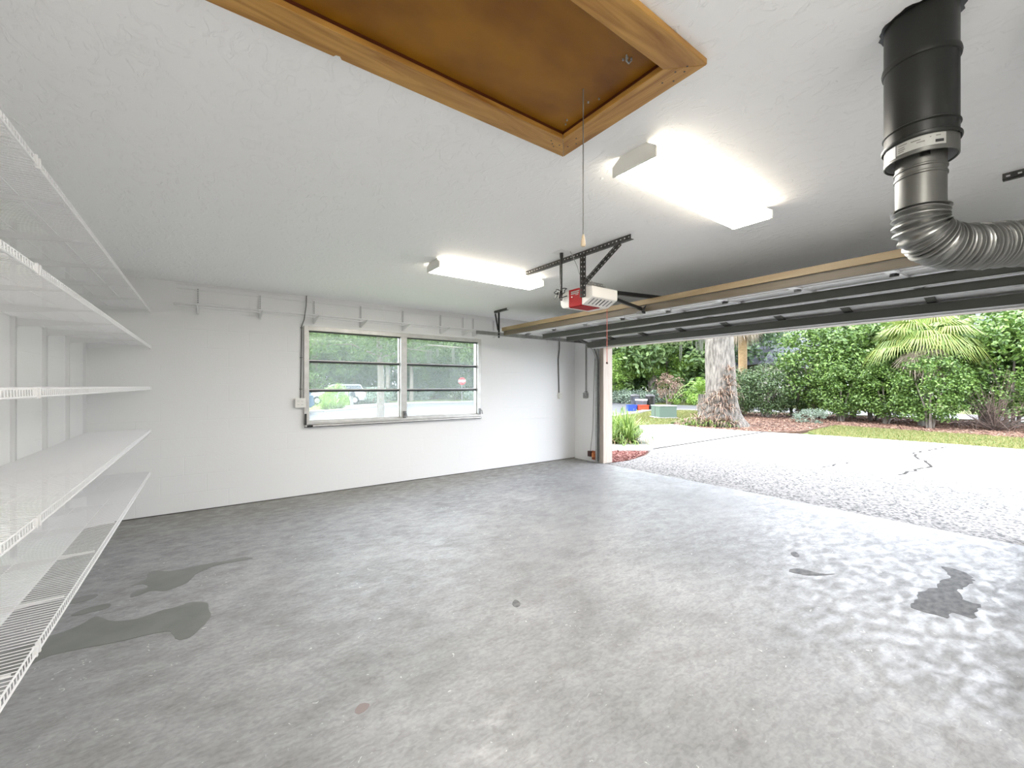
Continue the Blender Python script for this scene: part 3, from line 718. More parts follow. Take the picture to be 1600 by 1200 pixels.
# rail, trolley, arm
t = thing('opener_rail', 'black steel rail with trolley and arm running from opener to door', 'rail', (4.3, 2.64, 2.3))
MB().bar((2.86, 2.64, 2.268), (5.76, 2.64, 2.435), .034, .036).build('rail', 'black', t)
MB().box((5.765, 2.60, 2.38), (5.80, 2.68, 2.47)).build('header_bracket', 'dsteel', t)
MB().bar((2.97, 2.64, 2.238), (3.12, 2.64, 2.246), .05, .022).build('trolley', 'dsteel', t)
b = MB(); b.bar((3.05, 2.64, 2.235), (3.53, 2.64, 2.175), .022, .030); b.bar((3.45, 2.655, 2.19), (3.62, 2.655, 2.165), .006, .03)
b.build('door_arm', 'black', t)
b = MB(); b.box((3.50, 2.61, 2.125), (3.56, 2.67, 2.15)); b.bar((3.53, 2.62, 2.145), (3.53, 2.585, 2.20), .02, .006); b.build('arm_bracket', 'black', t)
t = thing('release_cord', 'thin red release cord with dark knob hanging below the opener', 'cord', (3.0, 2.62, 1.60))
MB().tube([(3.0, 2.62, 2.225), (3.0, 2.62, 1.62)], .0028, 6).build('cord', 'cordr', t)
b = MB(); b.tube([(2.978, 2.603, 1.612), (3.022, 2.637, 1.612)], .009, 10); b.build('handle', mat('cord_knob', (.06, .012, .01), rough=.5), t, smooth=True)
# power cord with plug in a ceiling outlet
t = thing('power_cord', 'black power cord with bundled loops and plug above the opener', 'cord', (2.52, 2.78, H))
px_, py_ = 2.47, 2.665
b = MB(); b.lathe([(.004, 2.44), (.009, 2.47), (.015, 2.515), (.016, H-.006)], (px_, py_), 12); b.build('plug', 'black', t, smooth=True)
pts = [(px_, py_, 2.445), (px_+.01, py_+.01, 2.38), (px_+.02, py_+.03, 2.32), (px_+.05, py_+.06, 2.27), (2.575, 2.80, 2.25), (2.58, 2.84, 2.22), (2.60, 2.80, 2.20), (2.605, 2.74, 2.205)]
MB().tube(pts, .0042, 8).build('flex_cord', 'black', t, smooth=True)
for (cy_, r_, a_) in ((2.83, .038, .3), (2.755, .036, -.4), (2.80, .028, 1.1)):
    lp = [(2.575+.012*math.sin(3*q), cy_+r_*math.cos(q), 2.262-abs(a_)*.03+r_*.55*math.sin(q+a_)) for q in [2*PI*k/16 for k in range(17)]]
    MB().tube(lp, .004, 6, cap=False).build('cord_loop', 'black', t, smooth=True)
MB().tube([(2.575, 2.82, 2.25), (2.57, 2.86, 2.20), (2.575, 2.87, 2.19)], .004, 6).build('cord_tail', 'black', t)
MB().tube([(2.565, 2.79, 2.24), (2.56, 2.80, 2.19)], .008, 6).build('cord_tie', 'black', t)
o = MB().box((2.41, 2.60, H-.005), (2.55, 2.72, H)).build('ceiling_outlet', 'white', bevel=.002); tag(o, 'flat white outlet plate on ceiling above the opener', 'outlet')
cable('low_voltage_wire', [(2.51, 2.60, H), (2.53, 2.585, 2.50), (2.56, 2.565, 2.42), (2.58, 2.56, 2.36), (2.62, 2.50, 2.33), (2.74, 2.52, 2.27), (2.78, 2.53, 2.245)], .0028, 'label', 'thin white bell wire sagging from ceiling to opener')
t = thing('ceiling_angle', 'short piece of dark perforated angle on ceiling near the duct', 'bracket', (3.49, 0, H))
perforated(t, (3.49, .27, H-.034), (3.49, -.22, H-.034), (0, 0, 1), (1, 0, 0), wd=.034)

# photo eye at the foot of the track
t = thing('photo_eye', 'rusty orange bracket with dark sensor at foot of door track', 'sensor', (5.76, 5.42, .05))
MB().box((5.765, 5.30, .04), (5.785, 5.40, .20)).build('bracket', 'rust', t)
MB().box((5.72, 5.335, .09), (5.7645, 5.36, .17)).build('lens_holder', mat('sensor_orange', (.75, .30, .12), rough=.5), t)
MB().box((5.735, 5.40, .09), (5.79, 5.48, .19)).build('sensor', mat('sensor_brown', (.045, .015, .012), rough=.5), t)
MB().tube([(5.77, 5.44, .19), (5.79, 5.40, .6), (5.795, 5.385, 1.2), (5.79, 5.36, 1.7), (5.795, 5.34, 2.05)], .004, 6).build('wire', 'cordg', t)

# ------------------------------------------------------------------ duct
DX, DYc = 1.818, .309
t = thing('exhaust_duct', 'black round duct dropping from ceiling into silver flexible hose', 'duct', (DX, DYc, H))
R1 = .087
b = MB(); b.lathe([(R1, 2.16), (R1, 2.195), (R1+.004, 2.197), (R1+.004, 2.20), (R1, 2.203), (R1, 2.40), (R1+.004, 2.402), (R1+.006, 2.412), (R1+.004, 2.422), (R1, 2.424), (R1, H)], (DX, DYc), 48, capb=False)
b.build('outer_pipe', 'duct', t, smooth=True)
b = MB(); b.lathe([(R1+.0045, 2.152), (R1+.0065, 2.156), (R1+.0065, 2.162), (R1+.001, 2.166)], (DX, DYc), 48, capb=False, capt=False); b.build('bead', 'duct', t, smooth=True)
b = MB(); b.lathe([(R1-.004, 2.16), (R1-.004, 2.105), (R1-.002, 2.103), (R1, 2.105), (R1, 2.155)], (DX, DYc), 48, capb=False, capt=False); col = b.build('collar', 'ductg', t, smooth=True)
MB().lathe([(.05, 2.17), (R1-.005, 2.17), (R1-.005, 2.108)], (DX, DYc), 48, capb=False, capt=False).build('lining', 'foam', t, smooth=True)
def arc_patch(r, a0, a1, z0, z1, n=14):
    b = MB(); vs = []; fs = []
    for k in range(n+1):
        a = a0+(a1-a0)*k/n
        for rr in (r, r+.0008):
            for z in (z0, z1): vs.append((DX+rr*math.cos(a), DYc+rr*math.sin(a), z))
    for k in range(n):
        q = 4*k; fs += [(q+2, q+6, q+7, q+3), (q, q+1, q+5, q+4), (q+1, q+3, q+7, q+5), (q, q+4, q+6, q+2)]
    fs += [(0, 2, 3, 1), (4*n, 4*n+1, 4*n+3, 4*n+2)]
    b.add(vs, fs); return b
arc_patch(R1, math.radians(152), math.radians(228), 2.116, 2.150).build('label_sticker', 'label', col)
arc_patch(R1, math.radians(125), math.radians(150), 2.112, 2.150).build('label_sticker', 'foam', col)
arc_patch(R1+.0009, math.radians(211), math.radians(224), 2.122, 2.130).build('label_print', 'black', col)
for k, (a0, a1, z) in enumerate([(212, 219, 2.142), (203, 205, 2.141), (156, 170, 2.142), (156, 166, 2.134), (156, 167, 2.128), (156, 165, 2.122), (176, 190, 2.140), (184, 196, 2.133)]):
    arc_patch(R1+.0009, math.radians(a0), math.radians(a1), z-.0012, z+.0012).build('label_print', 'cordg', col)
R2 = .060
b = MB(); b.lathe([(R2, 1.945), (R2, 2.050), (R2+.003, 2.052), (R2+.003, 2.057), (R2, 2.060), (R2, 2.072), (R2+.003, 2.074), (R2+.003, 2.078), (R2, 2.081), (R2, 2.18)], (DX, DYc), 40, capb=False)
b.build('inner_pipe', 'ductg', t, smooth=True)
MB().lathe([(.012, 2.10), (.012, 2.112)], (DX-.055, DYc-.02), 10).build('screw', 'duct', t)
# flexible foil hose
cp = [Vector((DX, DYc, 1.955)), Vector((DX, DYc, 1.91)), Vector((DX+.012, DYc-.010, 1.875)), Vector((DX+.055, DYc-.04, 1.845)), Vector((DX+.13, DYc-.095, 1.838)), Vector((DX+.24, DYc-.175, 1.848)), Vector((DX+.42, DYc-.306, 1.852)), Vector((DX+.70, DYc-.51, 1.84)), Vector((DX+1.05, DYc-.765, 1.80)), Vector((DX+1.38, YF+.01+.0, 1.76))]
def catmull(P, n):
    out = []
    for i in range(len(P)-1):
        p0, p1, p2, p3 = P[max(i-1, 0)], P[i], P[i+1], P[min(i+2, len(P)-1)]
        m = max(2, int(n*(p2-p1).length))
        for k in range(m):
            u = k/m
            out.append(.5*((2*p1)+(-p0+p2)*u+(2*p0-5*p1+4*p2-p3)*u*u+(-p0+3*p1-3*p2+p3)*u**3))
    out.append(P[-1]); return out
fp = catmull(cp, 520)
random.seed(4); ph = 0; rad = []
for i, p in enumerate(fp):
    rad.append(.0655+.0050*(math.sin(i*2*PI/7.0+math.sin(i*.11)*1.2)) + (.0025 if i % 28 < 4 else 0))
MB().tube(fp, rad, 32, cap=False).build('flexible_hose', 'flex', t, smooth=True)
# ragged cut-out round the duct
b = MB(); n = 40; vs = []
random.seed(5)
for k in range(n):
    a = 2*PI*k/n; r = R1+.006+random.random()*.010
    vs.append((DX+r*math.cos(a), DYc+r*math.sin(a), H-.0015))
for k in range(n):
    a = 2*PI*k/n; vs.append((DX+R1*.96*math.cos(a), DYc+R1*.96*math.sin(a), H-.0015))
vs += [(x, y, z+.0015) for x, y, z in vs]
b.add(vs, [f for k in range(n) for f in ((k, (k+1) % n, n+(k+1) % n, n+k), (2*n+k, 3*n+k, 3*n+(k+1) % n, 2*n+(k+1) % n), (k, 2*n+k, 2*n+(k+1) % n, (k+1) % n))])
b.build('ceiling_gap', 'black', t)
t = thing('flue_pipe', 'second black pipe slanting from ceiling beyond the exhaust duct', 'pipe', (2.1, 0, H))
MB().tube([(2.075, .03, H), (2.13, -.01, 2.40), (2.24, -.11, 2.25), (2.40, -.26, 2.12), (2.7, YF+.005, 2.0)], .055, 28).build('pipe', 'duct', t, smooth=True)
MB().lathe([(.075, H-.004), (.066, H)], (2.075, .03), 24).build('ceiling_gap', 'black', t)

# ------------------------------------------------------------------ damp patches on the floor
def patch(name, poly, m, label, seed=0, jit=.012, z=.0016, rnd=2):
    for _ in range(rnd):   # round the corners
        q_ = []
        for i in range(len(poly)):
            a, c = poly[i], poly[(i+1) % len(poly)]
            q_ += [(a[0]*.75+c[0]*.25, a[1]*.75+c[1]*.25), (a[0]*.25+c[0]*.75, a[1]*.25+c[1]*.75)]
        poly = q_
    jit *= .6
    random.seed(seed); pts = []
    n = len(poly)
    for i in range(n):
        a, c = Vector((*poly[i], 0)), Vector((*poly[(i+1) % n], 0)); k = max(1, int((c-a).length/.035))
        for j in range(k):
            q = a.lerp(c, j/k); f = 1 if j else .4
            pts.append((q.x+random.uniform(-jit, jit)*f, q.y+random.uniform(-jit, jit)*f))
    o = MB().prism(pts, 'z', .0002, z).build(name, m, smooth=False)
    return tag(o, label, 'stain')
patch('damp_stain', [(-0.42, 3.75), (-0.4, 3.82), (-0.32, 3.83), (-0.36, 3.94), (-0.44, 3.93), (-0.41, 3.97), (-0.35, 4.0), (-0.36, 4.14), (-0.32, 4.17), (-0.22, 4.06), (-0.03, 4.08), (0.17, 4.05), (0.23, 4.07), (0.33, 3.98), (0.2, 3.99), (0.08, 4.01), (-0.06, 3.92), (-0.08, 3.85), (-0.11, 3.76), (-0.16, 3.73), (-0.23, 3.69), (-0.3, 3.78), (-0.39, 3.71)],
      'puddle', 'smaller dark damp patch with a long tail on concrete floor, nearer the window wall', 1)
patch('damp_stain', [(-0.95, 3.10), (-0.93, 3.3), (-0.75, 3.41), (-0.64, 3.43), (-0.58, 3.49), (-0.55, 3.56), (-0.5, 3.48), (-0.45, 3.4), (-0.33, 3.35), (-0.25, 3.4), (-0.14, 3.39), (-0.09, 3.43), (0.01, 3.35), (0.01, 3.24), (0.03, 3.14), (-0.02, 3.03), (-0.07, 2.93), (-0.13, 2.94), (-0.16, 3.05), (-0.18, 3.1), (-0.31, 3.11), (-0.4, 3.12), (-0.51, 3.15), (-0.63, 3.17), (-0.69, 3.16), (-0.76, 3.04)],
      'puddle', 'large dark damp patch running under the wire shelves', 2)
patch('damp_stain', [(-0.68, 3.64), (-0.64, 3.7), (-0.57, 3.72), (-0.49, 3.7), (-0.5, 3.62), (-0.57, 3.63), (-0.63, 3.62)], 'puddle', 'narrow damp streak between the two larger damp patches', 3, .006)
patch('damp_stain', [(-0.78, 3.86), (-0.70, 3.93), (-0.60, 3.93), (-0.58, 3.87), (-.66, 3.83)], 'puddle', 'small damp spot beneath the lowest shelf front', 4, .008)
patch('damp_stain', [(3.59, 0.65), (3.87, 0.67), (4.02, 0.65), (4.09, 0.61), (4.29, 0.61), (4.43, 0.59), (4.6, 0.67), (4.62, 0.62), (4.6, 0.53), (4.47, 0.47), (4.29, 0.49), (4.15, 0.52), (4.0, 0.48), (4.0, 0.4), (3.72, 0.4), (3.73, 0.49), (3.6, 0.49), (3.59, 0.58)],
      'oil', 'dark angular stain on floor near the door opening', 5, .022, .0016, 0)
patch('oil_stain', [(3.55, 1.34), (3.66, 1.32), (3.69, 1.24), (3.69, 1.16), (3.81, 1.09), (3.66, 1.15), (3.58, 1.22), (3.55, 1.29)], 'oil', 'thin black oil streak on the bluish shiny part of floor', 6, .014)
patch('oil_stain', [(3.96, 1.47), (4.03, 1.45), (3.95, 1.39), (3.89, 1.39), (3.9, 1.43)], 'oil', 'small black oil speck beyond the thin oil streak', 7, .01)
patch('oil_stain', [(1.64, 2.22), (1.64, 2.15), (1.59, 2.11), (1.57, 2.16)], 'oil', 'small round oil spot near the middle of the floor', 8, .008)
patch('rust_stain', [(0.51, 1.86), (0.55, 1.89), (.585, 1.86), (0.56, 1.83), (.52, 1.825)], mat('pink_stain', (.235, .19, .185), rough=.5), 'faint reddish round stain on floor closer to viewer', 9, .004, .0008)

# ------------------------------------------------------------------ outside ground
def ground(name, poly, z0, z1, m, label, cat='ground', kind='structure'):
    o = MB().prism(poly, 'z', z0, z1).build(name, m, loc=(0, 0, 0)); return tag(o, label, cat, kind=kind)
ground('lawn', [(-60, -60), (160, -60), (160, 160), (-60, 160)], -.5, -.135, 'soil', 'grassy ground around the house')
ap = [(5.781, .22), (8.32, .22), (9.0, .55), (8.75, 1.77), (8.30, 2.55), (8.48, 5.35), (7.83, 5.60), (7.26, 5.30), (6.51, 5.11), (6.05, 5.12), (6.0, 5.2), (5.781, 5.2)]
ap = [(5.781, -4), (8.9, -4), (9.25, .50), (8.44, 2.78), (8.05, 5.55), (7.83, 5.60), (7.26, 5.30), (6.51, 5.11), (6.05, 5.12), (6.03, 5.17), (5.781, 5.17)]
ground('driveway_apron', ap, -.2, -.012, 'agg', 'speckled exposed aggregate apron just outside the door', 'driveway')
dr = [(8.915, -4), (8.9, -9), (15.0, -9), (14.74, .8), (14.66, 2.35), (14.36, 4.26), (13.72, 6.4), (13.55, 7.6), (13.95, 9.05), (12.6, 9.5), (11.3, 8.3), (9.0, 6.9), (8.62, 6.45), (8.1, 5.95), (8.065, 5.55), (8.455, 2.78), (9.265, .50)]
ground('driveway', dr, -.2, -.016, 'conc', 'smooth pale concrete driveway', 'driveway')
b = MB()
b.bar((8.07, 5.74, -.0155), (14.05, 5.86, -.0155), .10, .002); 
def crack(pts, r, s):
    random.seed(s)
    for i in range(len(pts)-1):
        a, c = Vector((*pts[i], -.0155)), Vector((*pts[i+1], -.0155)); n = max(2, int((c-a).length/.15)); pr = a
        for k in range(1, n+1):
            q = a.lerp(c, k/n)
            if k < n: q += Vector((random.uniform(-.04, .04), random.uniform(-.04, .04), 0))
            b.bar(pr, q, r, .002); pr = q
crack([(13.93, 1.91), (11.99, 2.16), (10.25, 1.6), (8.9, 1.77)], .045, 3)
crack([(10.25, 1.6), (9.6, 2.6), (8.62, 2.71)], .035, 4)
o = b.build('driveway_cracks', mat('crack_stain', (.040, .038, .036), rough=.95, spec=.05), loc=(0, 0, 0)); struct(o, 'dark joint and thin cracks across pale driveway', 'crack')
ground('garden_path', [(6.0, 5.95), (7.2, 6.10), (7.86, 5.66), (8.05, 5.60), (8.1, 5.96), (8.60, 6.44), (7.94, 6.86), (6.0, 6.90)], -.2, -.014, 'conc', 'narrow pale concrete path beside the mulch bed', 'path')
ground('mulch_bed', [(6.035, 5.14), (6.51, 5.13), (7.26, 5.32), (7.81, 5.62), (7.18, 6.08), (6.035, 5.94)], -.2, -.03, 'mulchg', 'small mulch bed just outside the door jamb', 'bed')
st = [(-30, 14), (3, 16.8), (10, 17.2), (13.5, 14.8), (15.6, 13.4), (18.2, 14.1), (20.9, 15.3), (23.2, 14.6), (25.2, 10.5), (26.2, 3), (26.5, -20), (33, -20), (32.2, 5), (31, 16), (29.5, 21.3), (31.8, 27.0), (27.5, 30.8), (20.8, 34.0), (13.8, 33.4), (10, 30.3), (7.5, 27.7), (5.3, 25.9), (-5, 22.5), (-30, 21)]
ground('street', st, -.4, -.10, 'street', 'blue grey asphalt street curving past the house', 'street')
far = st[12:]
b = MB()
for i in range(15, len(st)-1):
    a, c = Vector((*st[i], -.10)), Vector((*st[i+1], -.10)); b.bar(a+Vector((0, 0, .04)), c+Vector((0, 0, .04)), .45, .10)
struct(b.build('far_curb', 'curb', loc=(0, 0, 0)), 'pale concrete curb along the far side of street', 'curb')
b = MB()
for i in range(3, 10):
    a, c = Vector((*st[i], -.10)), Vector((*st[i+1], -.10)); b.bar(a+Vector((0, 0, .04)), c+Vector((0, 0, .04)), .35, .10)
struct(b.build('near_curb', 'curb', loc=(0, 0, 0)), 'pale concrete curb along the near side of street', 'curb')
ground('side_driveway', [(7.6, 27.9), (10.1, 30.5), (14, 33.6), (20, 34.2), (19, 37.0), (13, 36.6), (8, 33), (6.3, 30)], -.3, -.085, 'curb', 'pale driveway across the street behind the mailbox', 'driveway')
bedp = [(13.6, 7.5), (14.38, 5.95), (15.2, 5.4), (18.7, 5.5), (18.3, 1.0), (18.4, -6), (25.6, -6), (25.4, 3), (24.5, 10.2), (22.6, 11.2), (19, 9.9), (16.6, 9.6), (14.9, 9.6)]
ground('hedge_mulch', bedp, -.3, -.05, 'mulchg', 'brown mulch bed under the oak and hedge', 'bed')
lawnp = [(14.5, 4.6), (15.4, 5.2), (18.5, 5.4), (18.2, 1.0), (18.2, -6), (14.9, -6), (14.82, .8), (14.74, 2.35)]
ground('grass_strip', lawnp, -.3, -.045, 'soil', 'strip of lawn between driveway and mulch', 'lawn')
lawn2 = [(12.7, 9.65), (14.0, 9.15), (14.9, 9.75), (16.6, 9.8), (19, 10.1), (22.3, 11.4), (23.0, 13.8), (20.9, 14.9), (18.2, 13.7), (15.6, 13.0), (13.2, 14.4), (10, 16.6), (8.3, 12), (8.0, 6.95), (8.6, 6.5), (9.0, 6.95), (11.2, 8.5)]
ground('side_lawn', lawn2, -.3, -.05, 'soil', 'lawn round the green utility box', 'lawn')
# -- scattered blades and chips
def inpoly(x, y, P):
    c = False; j = len(P)-1
    for i in range(len(P)):
        if (P[i][1] > y) != (P[j][1] > y) and x < (P[j][0]-P[i][0])*(y-P[i][1])/(P[j][1]-P[i][1])+P[i][0]: c = not c
        j = i
    return c
def scatter(poly, n, seed):
    random.seed(seed); xs = [p[0] for p in poly]; ys = [p[1] for p in poly]; out = []
    while len(out) < n:
        x, y = random.uniform(min(xs), max(xs)), random.uniform(min(ys), max(ys))
        if inpoly(x, y, poly): out.append((x, y))
    return out
def grass(name, poly, n, h, z, m, label, seed):
    b = MB()
    for x, y in scatter(poly, n, seed):
        a = random.uniform(0, PI); wd = .012; hh = h*random.uniform(.5, 1.2); lx, ly = random.uniform(-.6, .6)*hh, random.uniform(-.6, .6)*hh
        dx, dy = math.cos(a)*wd, math.sin(a)*wd
        b.add([(x-dx, y-dy, z), (x+dx, y+dy, z), (x+lx, y+ly, z+hh)], [(0, 1, 2)])
    return tag(b.build(name, m, loc=(0, 0, 0)), label, 'grass', kind='stuff')
def chips(name, poly, n, s, z, m, label, seed):
    b = MB()
    for x, y in scatter(poly, n, seed):
        L_ = s*random.uniform(.5, 1.5); E_ = Euler((random.uniform(-.5, .5), random.uniform(-.5, .5), random.uniform(0, PI))).to_matrix()
        b.obox((x, y, z+random.uniform(0, .02)), (L_, L_*.35, s*.14), E_)
    return tag(b.build(name, m, loc=(0, 0, 0)), label, 'mulch', kind='stuff')
grass('grass', lawnp, 26000, .055, -.047, 'grass', 'short yellow green grass on strip beyond driveway', 11)
grass('grass', lawn2, 26000, .07, -.052, 'grass', 'short yellow green grass round the green utility box', 12)
chips('mulch_chips', bedp, 16000, .075, -.05, 'mulch', 'brown wood mulch under the oak and hedge', 13)
chips('mulch_chips', [(6.06, 5.17), (6.51, 5.17), (7.22, 5.36), (7.72, 5.62), (7.16, 6.02), (6.06, 5.90)], 1500, .06, -.03, 'mulchr', 'reddish mulch chips beside the door jamb', 14)

# ------------------------------------------------------------------ foliage builders
def leaf(b, p, nrm, s, asp=.5, spin=None):
    n = nrm.normalized(); t = n.cross(Vector((0, 0, 1)))
    if t.length < .05: t = Vector((1, 0, 0))
    t.normalize(); a = random.uniform(0, 2*PI) if spin is None else spin
    u = t*math.cos(a)+n.cross(t)*math.sin(a); v = n.cross(u)
    q = [p-u*s*.5, p+v*s*.5*asp, p+u*s*.5-n*s*.12, p-v*s*.5*asp]
    b.add([tuple(x) for x in q], [(0, 1, 2, 3)])
def rv():
    while True:
        v = Vector((random.uniform(-1, 1), random.uniform(-1, 1), random.uniform(-1, 1)))
        if .05 < v.length < 1: return v.normalized()
def crown(c, R, clumps, per, cr, ls, seed, shell=.72, asp=.5, flat=.75, zmin=None, core=True):
    random.seed(seed); b = MB(); c = Vector(c)
    for i in range(clumps):
        d = rv(); k = random.uniform(shell, 1.0); cc = c+Vector((d.x*R[0]*k, d.y*R[1]*k, d.z*R[2]*k)); r = cr*random.uniform(.6, 1.35)
        for j in range(per):
            e = rv(); rr = r*random.uniform(.55, 1.05)
            p = cc+Vector((e.x*rr, e.y*rr, e.z*rr*flat))
            if zmin is not None and p.z < zmin: continue
            n_ = e*.6+Vector((0, 0, .5))+rv()*.7
            leaf(b, p, n_, ls*random.uniform(.7, 1.3), asp)
    return b
def trunk(pts, rad, n=12, seed=0):
    random.seed(seed); b = MB(); b.tube(pts, rad, n); return b
def moss(b, p, L_, wd=.10, n=26):
    for k in range(n):
        x, y = p[0]+random.gauss(0, wd*.5), p[1]+random.gauss(0, wd*.5); l = L_*random.uniform(.4, 1); z = p[2]
        s = .012; a = random.uniform(0, PI); dx, dy = s*math.cos(a), s*math.sin(a)
        m1 = random.uniform(-.04, .04)
        b.add([(x-dx, y-dy, z), (x+dx, y+dy, z), (x+dx*1.2+m1, y+dy*1.2, z-l*.5), (x-dx*1.2+m1, y-dy*1.2, z-l*.5), (x, y, z-l)], [(0, 1, 2, 3), (3, 2, 4)])

# --- big oak by the driveway
t = thing('oak_tree', 'massive old oak with thick grey trunk at the driveway edge', 'tree', (15.3, 7.9, 0))
ox, oy = 15.3, 7.9
random.seed(21)
b = MB(); ring = 40; zs = [-.1, .05, .2, .45, .9, 1.5, 2.2, 3.0, 3.8, 4.6]
vs = []
for z in zs:
    base = .47+.26*math.exp(-max(z, 0)/.35)+.04*math.exp(-z/1.5)
    for k in range(ring):
        a = 2*PI*k/ring; fl = .20*math.exp(-max(z, 0)/.4)*(.5+.5*math.cos(5*a+.7))+.018*math.cos(11*a+z)+.012*math.cos(17*a-2*z)
        r = base+fl; vs.append((ox+r*math.cos(a)-.02*z, oy+r*math.sin(a)+.02*z, z))
fs = [(i*ring+k, i*ring+(k+1) % ring, (i+1)*ring+(k+1) % ring, (i+1)*ring+k) for i in range(len(zs)-1) for k in range(ring)]
b.add(vs, fs); b.build('trunk', 'bark', t, smooth=True)
br_ = [((ox, oy, 4.2), (ox-1.2, oy+2.2, 5.8), (ox-2.0, oy+4.6, 6.2)), ((ox, oy, 4.3), (ox+2.2, oy+1.4, 5.6), (ox+4.2, oy+2.6, 6.6)), ((ox, oy, 4.2), (ox-.5, oy-2.3, 5.9), (ox-.6, oy-4.2, 7.0)), ((ox, oy, 4.3), (ox+.4, oy+.4, 6.5), (ox+.2, oy+.1, 8.0)),
       ((ox+.1, oy+.5, 3.6), (ox+.9, oy+2.4, 4.0), (ox+1.4, oy+3.9, 3.7))]
for p in br_: MB().tube(p, [.30, .19, .08] if p[0][2] > 4 else [.16, .10, .05], 10).build('branch', 'bark', t, smooth=True)
crown((ox, oy+.6, 8.2), (5.2, 5.4, 2.2), 90, 90, .9, .15, 31).build('foliage', 'oakl', t)
crown((ox+1.3, oy+3.3, 3.75), (1.2, 1.9, .55), 22, 110, .42, .09, 32, shell=.3).build('foliage', 'oakl', t)
b = MB(); random.seed(33)
for k in range(9): moss(b, (ox+random.uniform(.4, 1.8), oy+random.uniform(1.0, 2.4), random.uniform(3.1, 3.7)), random.uniform(.4, 1.1), .05, 7)
o = b.build('hanging_moss', 'moss', t); o['kind'] = 'stuff'
# bromeliads climbing the trunk, a cluster for each
def rosette(b, c, n, L_, wd, lift=.8, seed=0, droop=.9):
    random.seed(seed)
    for k in range(n):
        a = random.uniform(0, 2*PI); el = random.uniform(.1, 1.25)*lift; l = L_*random.uniform(.6, 1.15)
        d = Vector((math.cos(a)*math.cos(el), math.sin(a)*math.cos(el), math.sin(el))); s = Vector((-math.sin(a), math.cos(a), 0))*wd
        P0 = Vector(c); P1 = P0+d*l*.5; P2 = P0+d*l-Vector((0, 0, 1))*l*.28*droop; P3 = P0+Vector((d.x, d.y, 0))*l*1.12+Vector((0, 0, d.z*l-l*.62*droop))
        vs = [P0-s*.6, P0+s*.6, P1-s, P1+s, P2-s*.7, P2+s*.7, P3]
        b.add([tuple(v) for v in vs], [(0, 1, 3, 2), (2, 3, 5, 4), (4, 5, 6)])
brs = []
random.seed(40)
for (u, z) in [(.38, 1.95), (.30, 1.65), (.40, 1.40), (.22, 1.20), (.05, 1.05), (.40, 1.05), (-.15, .95), (.25, .80), (-.30, .75), (.05, .65), (.35, .55), (-.40, .45), (-.15, .40), (.15, .35), (-.65, .15), (-.35, .1), (0, .12), (.3, .15), (.55, .05), (-.9, -.02), (-.6, -.05), (-.25, -.06), (.1, -.05), (-1.15, .0)]:
    # facing the camera side of the trunk, whose direction is (-.89,-.46); tangent (-.46,.89)*-1 runs to the right in the photo
    rr = .55 if z > .3 else .85
    u -= .14; tx, ty = .46, -.89; nx_, ny_ = -.89, -.46
    dd = math.sqrt(max(.02, rr*rr-min(u*u, rr*rr*.9)))
    brs.append((ox+tx*u+nx_*dd, oy+ty*u+ny_*dd, z))
pos_words = ['topmost on the oak trunk', 'second from the top on the trunk']
bp = MB(); rosette(bp, (0, 0, 0), 34, .40, .016, seed=41); 
r0 = None
for i, p in enumerate(brs):
    num = ['topmost', 'second', 'third', 'fourth', 'fifth', 'sixth', 'seventh', 'eighth', 'ninth', 'tenth', 'eleventh', 'twelfth', 'thirteenth', 'fourteenth', 'fifteenth']
    if i < 14: lb = 'tan strap-leaved bromeliad clinging to oak trunk, ' + num[i] + (' one' if i == 0 else ' from the top')
    else: lb = 'tan bromeliad on the mulch at foot of oak, ' + num[i-14].replace('topmost', 'first') + ' of the ground ones counted outwards'
    if r0 is None:
        r0 = bp.build('bromeliad', 'brom', loc=(0, 0, 0)); r0.location = p; tag(r0, lb, 'plant', group='bromeliads on the oak trunk')
    else: dup(r0, p, lb, rz=i*1.3, scale=random.uniform(.85, 1.3))
b = MB()
for k, (x, y) in enumerate([(-.95, .15), (-1.0, -.25), (-.75, .55), (-1.05, .5), (-.7, -.6), (-.45, .95), (-.9, .9)]): rosette(b, (ox+x, oy+y, -.04), 22, .5, .016, seed=50+k)
tag(b.build('spider_plant', 'clump', loc=(ox-.9, oy+.2, -.05)), 'yellow green strappy plants at foot of the oak', 'plant', kind='stuff')

# --- hedge shrubs (one prototype each)
def shrub_proto(name, label, cat, leafm, R, cz, clumps, per, cr, ls, seed, trunkm='barkt', stems=3, group=None, asp=.5, zmin=.25, pname='foliage'):
    t = thing(name, label, cat, (0, 0, 0), group)
    crown((0, 0, cz), R, clumps, per, cr, ls, seed, asp=asp, zmin=zmin).build(pname, leafm, t)
    random.seed(seed); b = MB()
    for k in range(stems):
        a = 2*PI*k/stems+.4; b.tube([(.12*math.cos(a), .12*math.sin(a), -.12), (.25*math.cos(a), .25*math.sin(a), cz*.5), (R[0]*.45*math.cos(a), R[1]*.45*math.sin(a), cz*1.1)], [.07, .05, .03], 6)
    b.build('stem', trunkm, t, smooth=True)
    return t
hp = shrub_proto('hedge_shrub', 'tall broadleaf hedge shrub just right of the dark clipped hedge', 'shrub', 'hedge', (1.55, 1.55, 2.0), 2.35, 95, 90, .52, .15, 61, asp=.55)
hp.location = (21.9, 7.0, -.05)
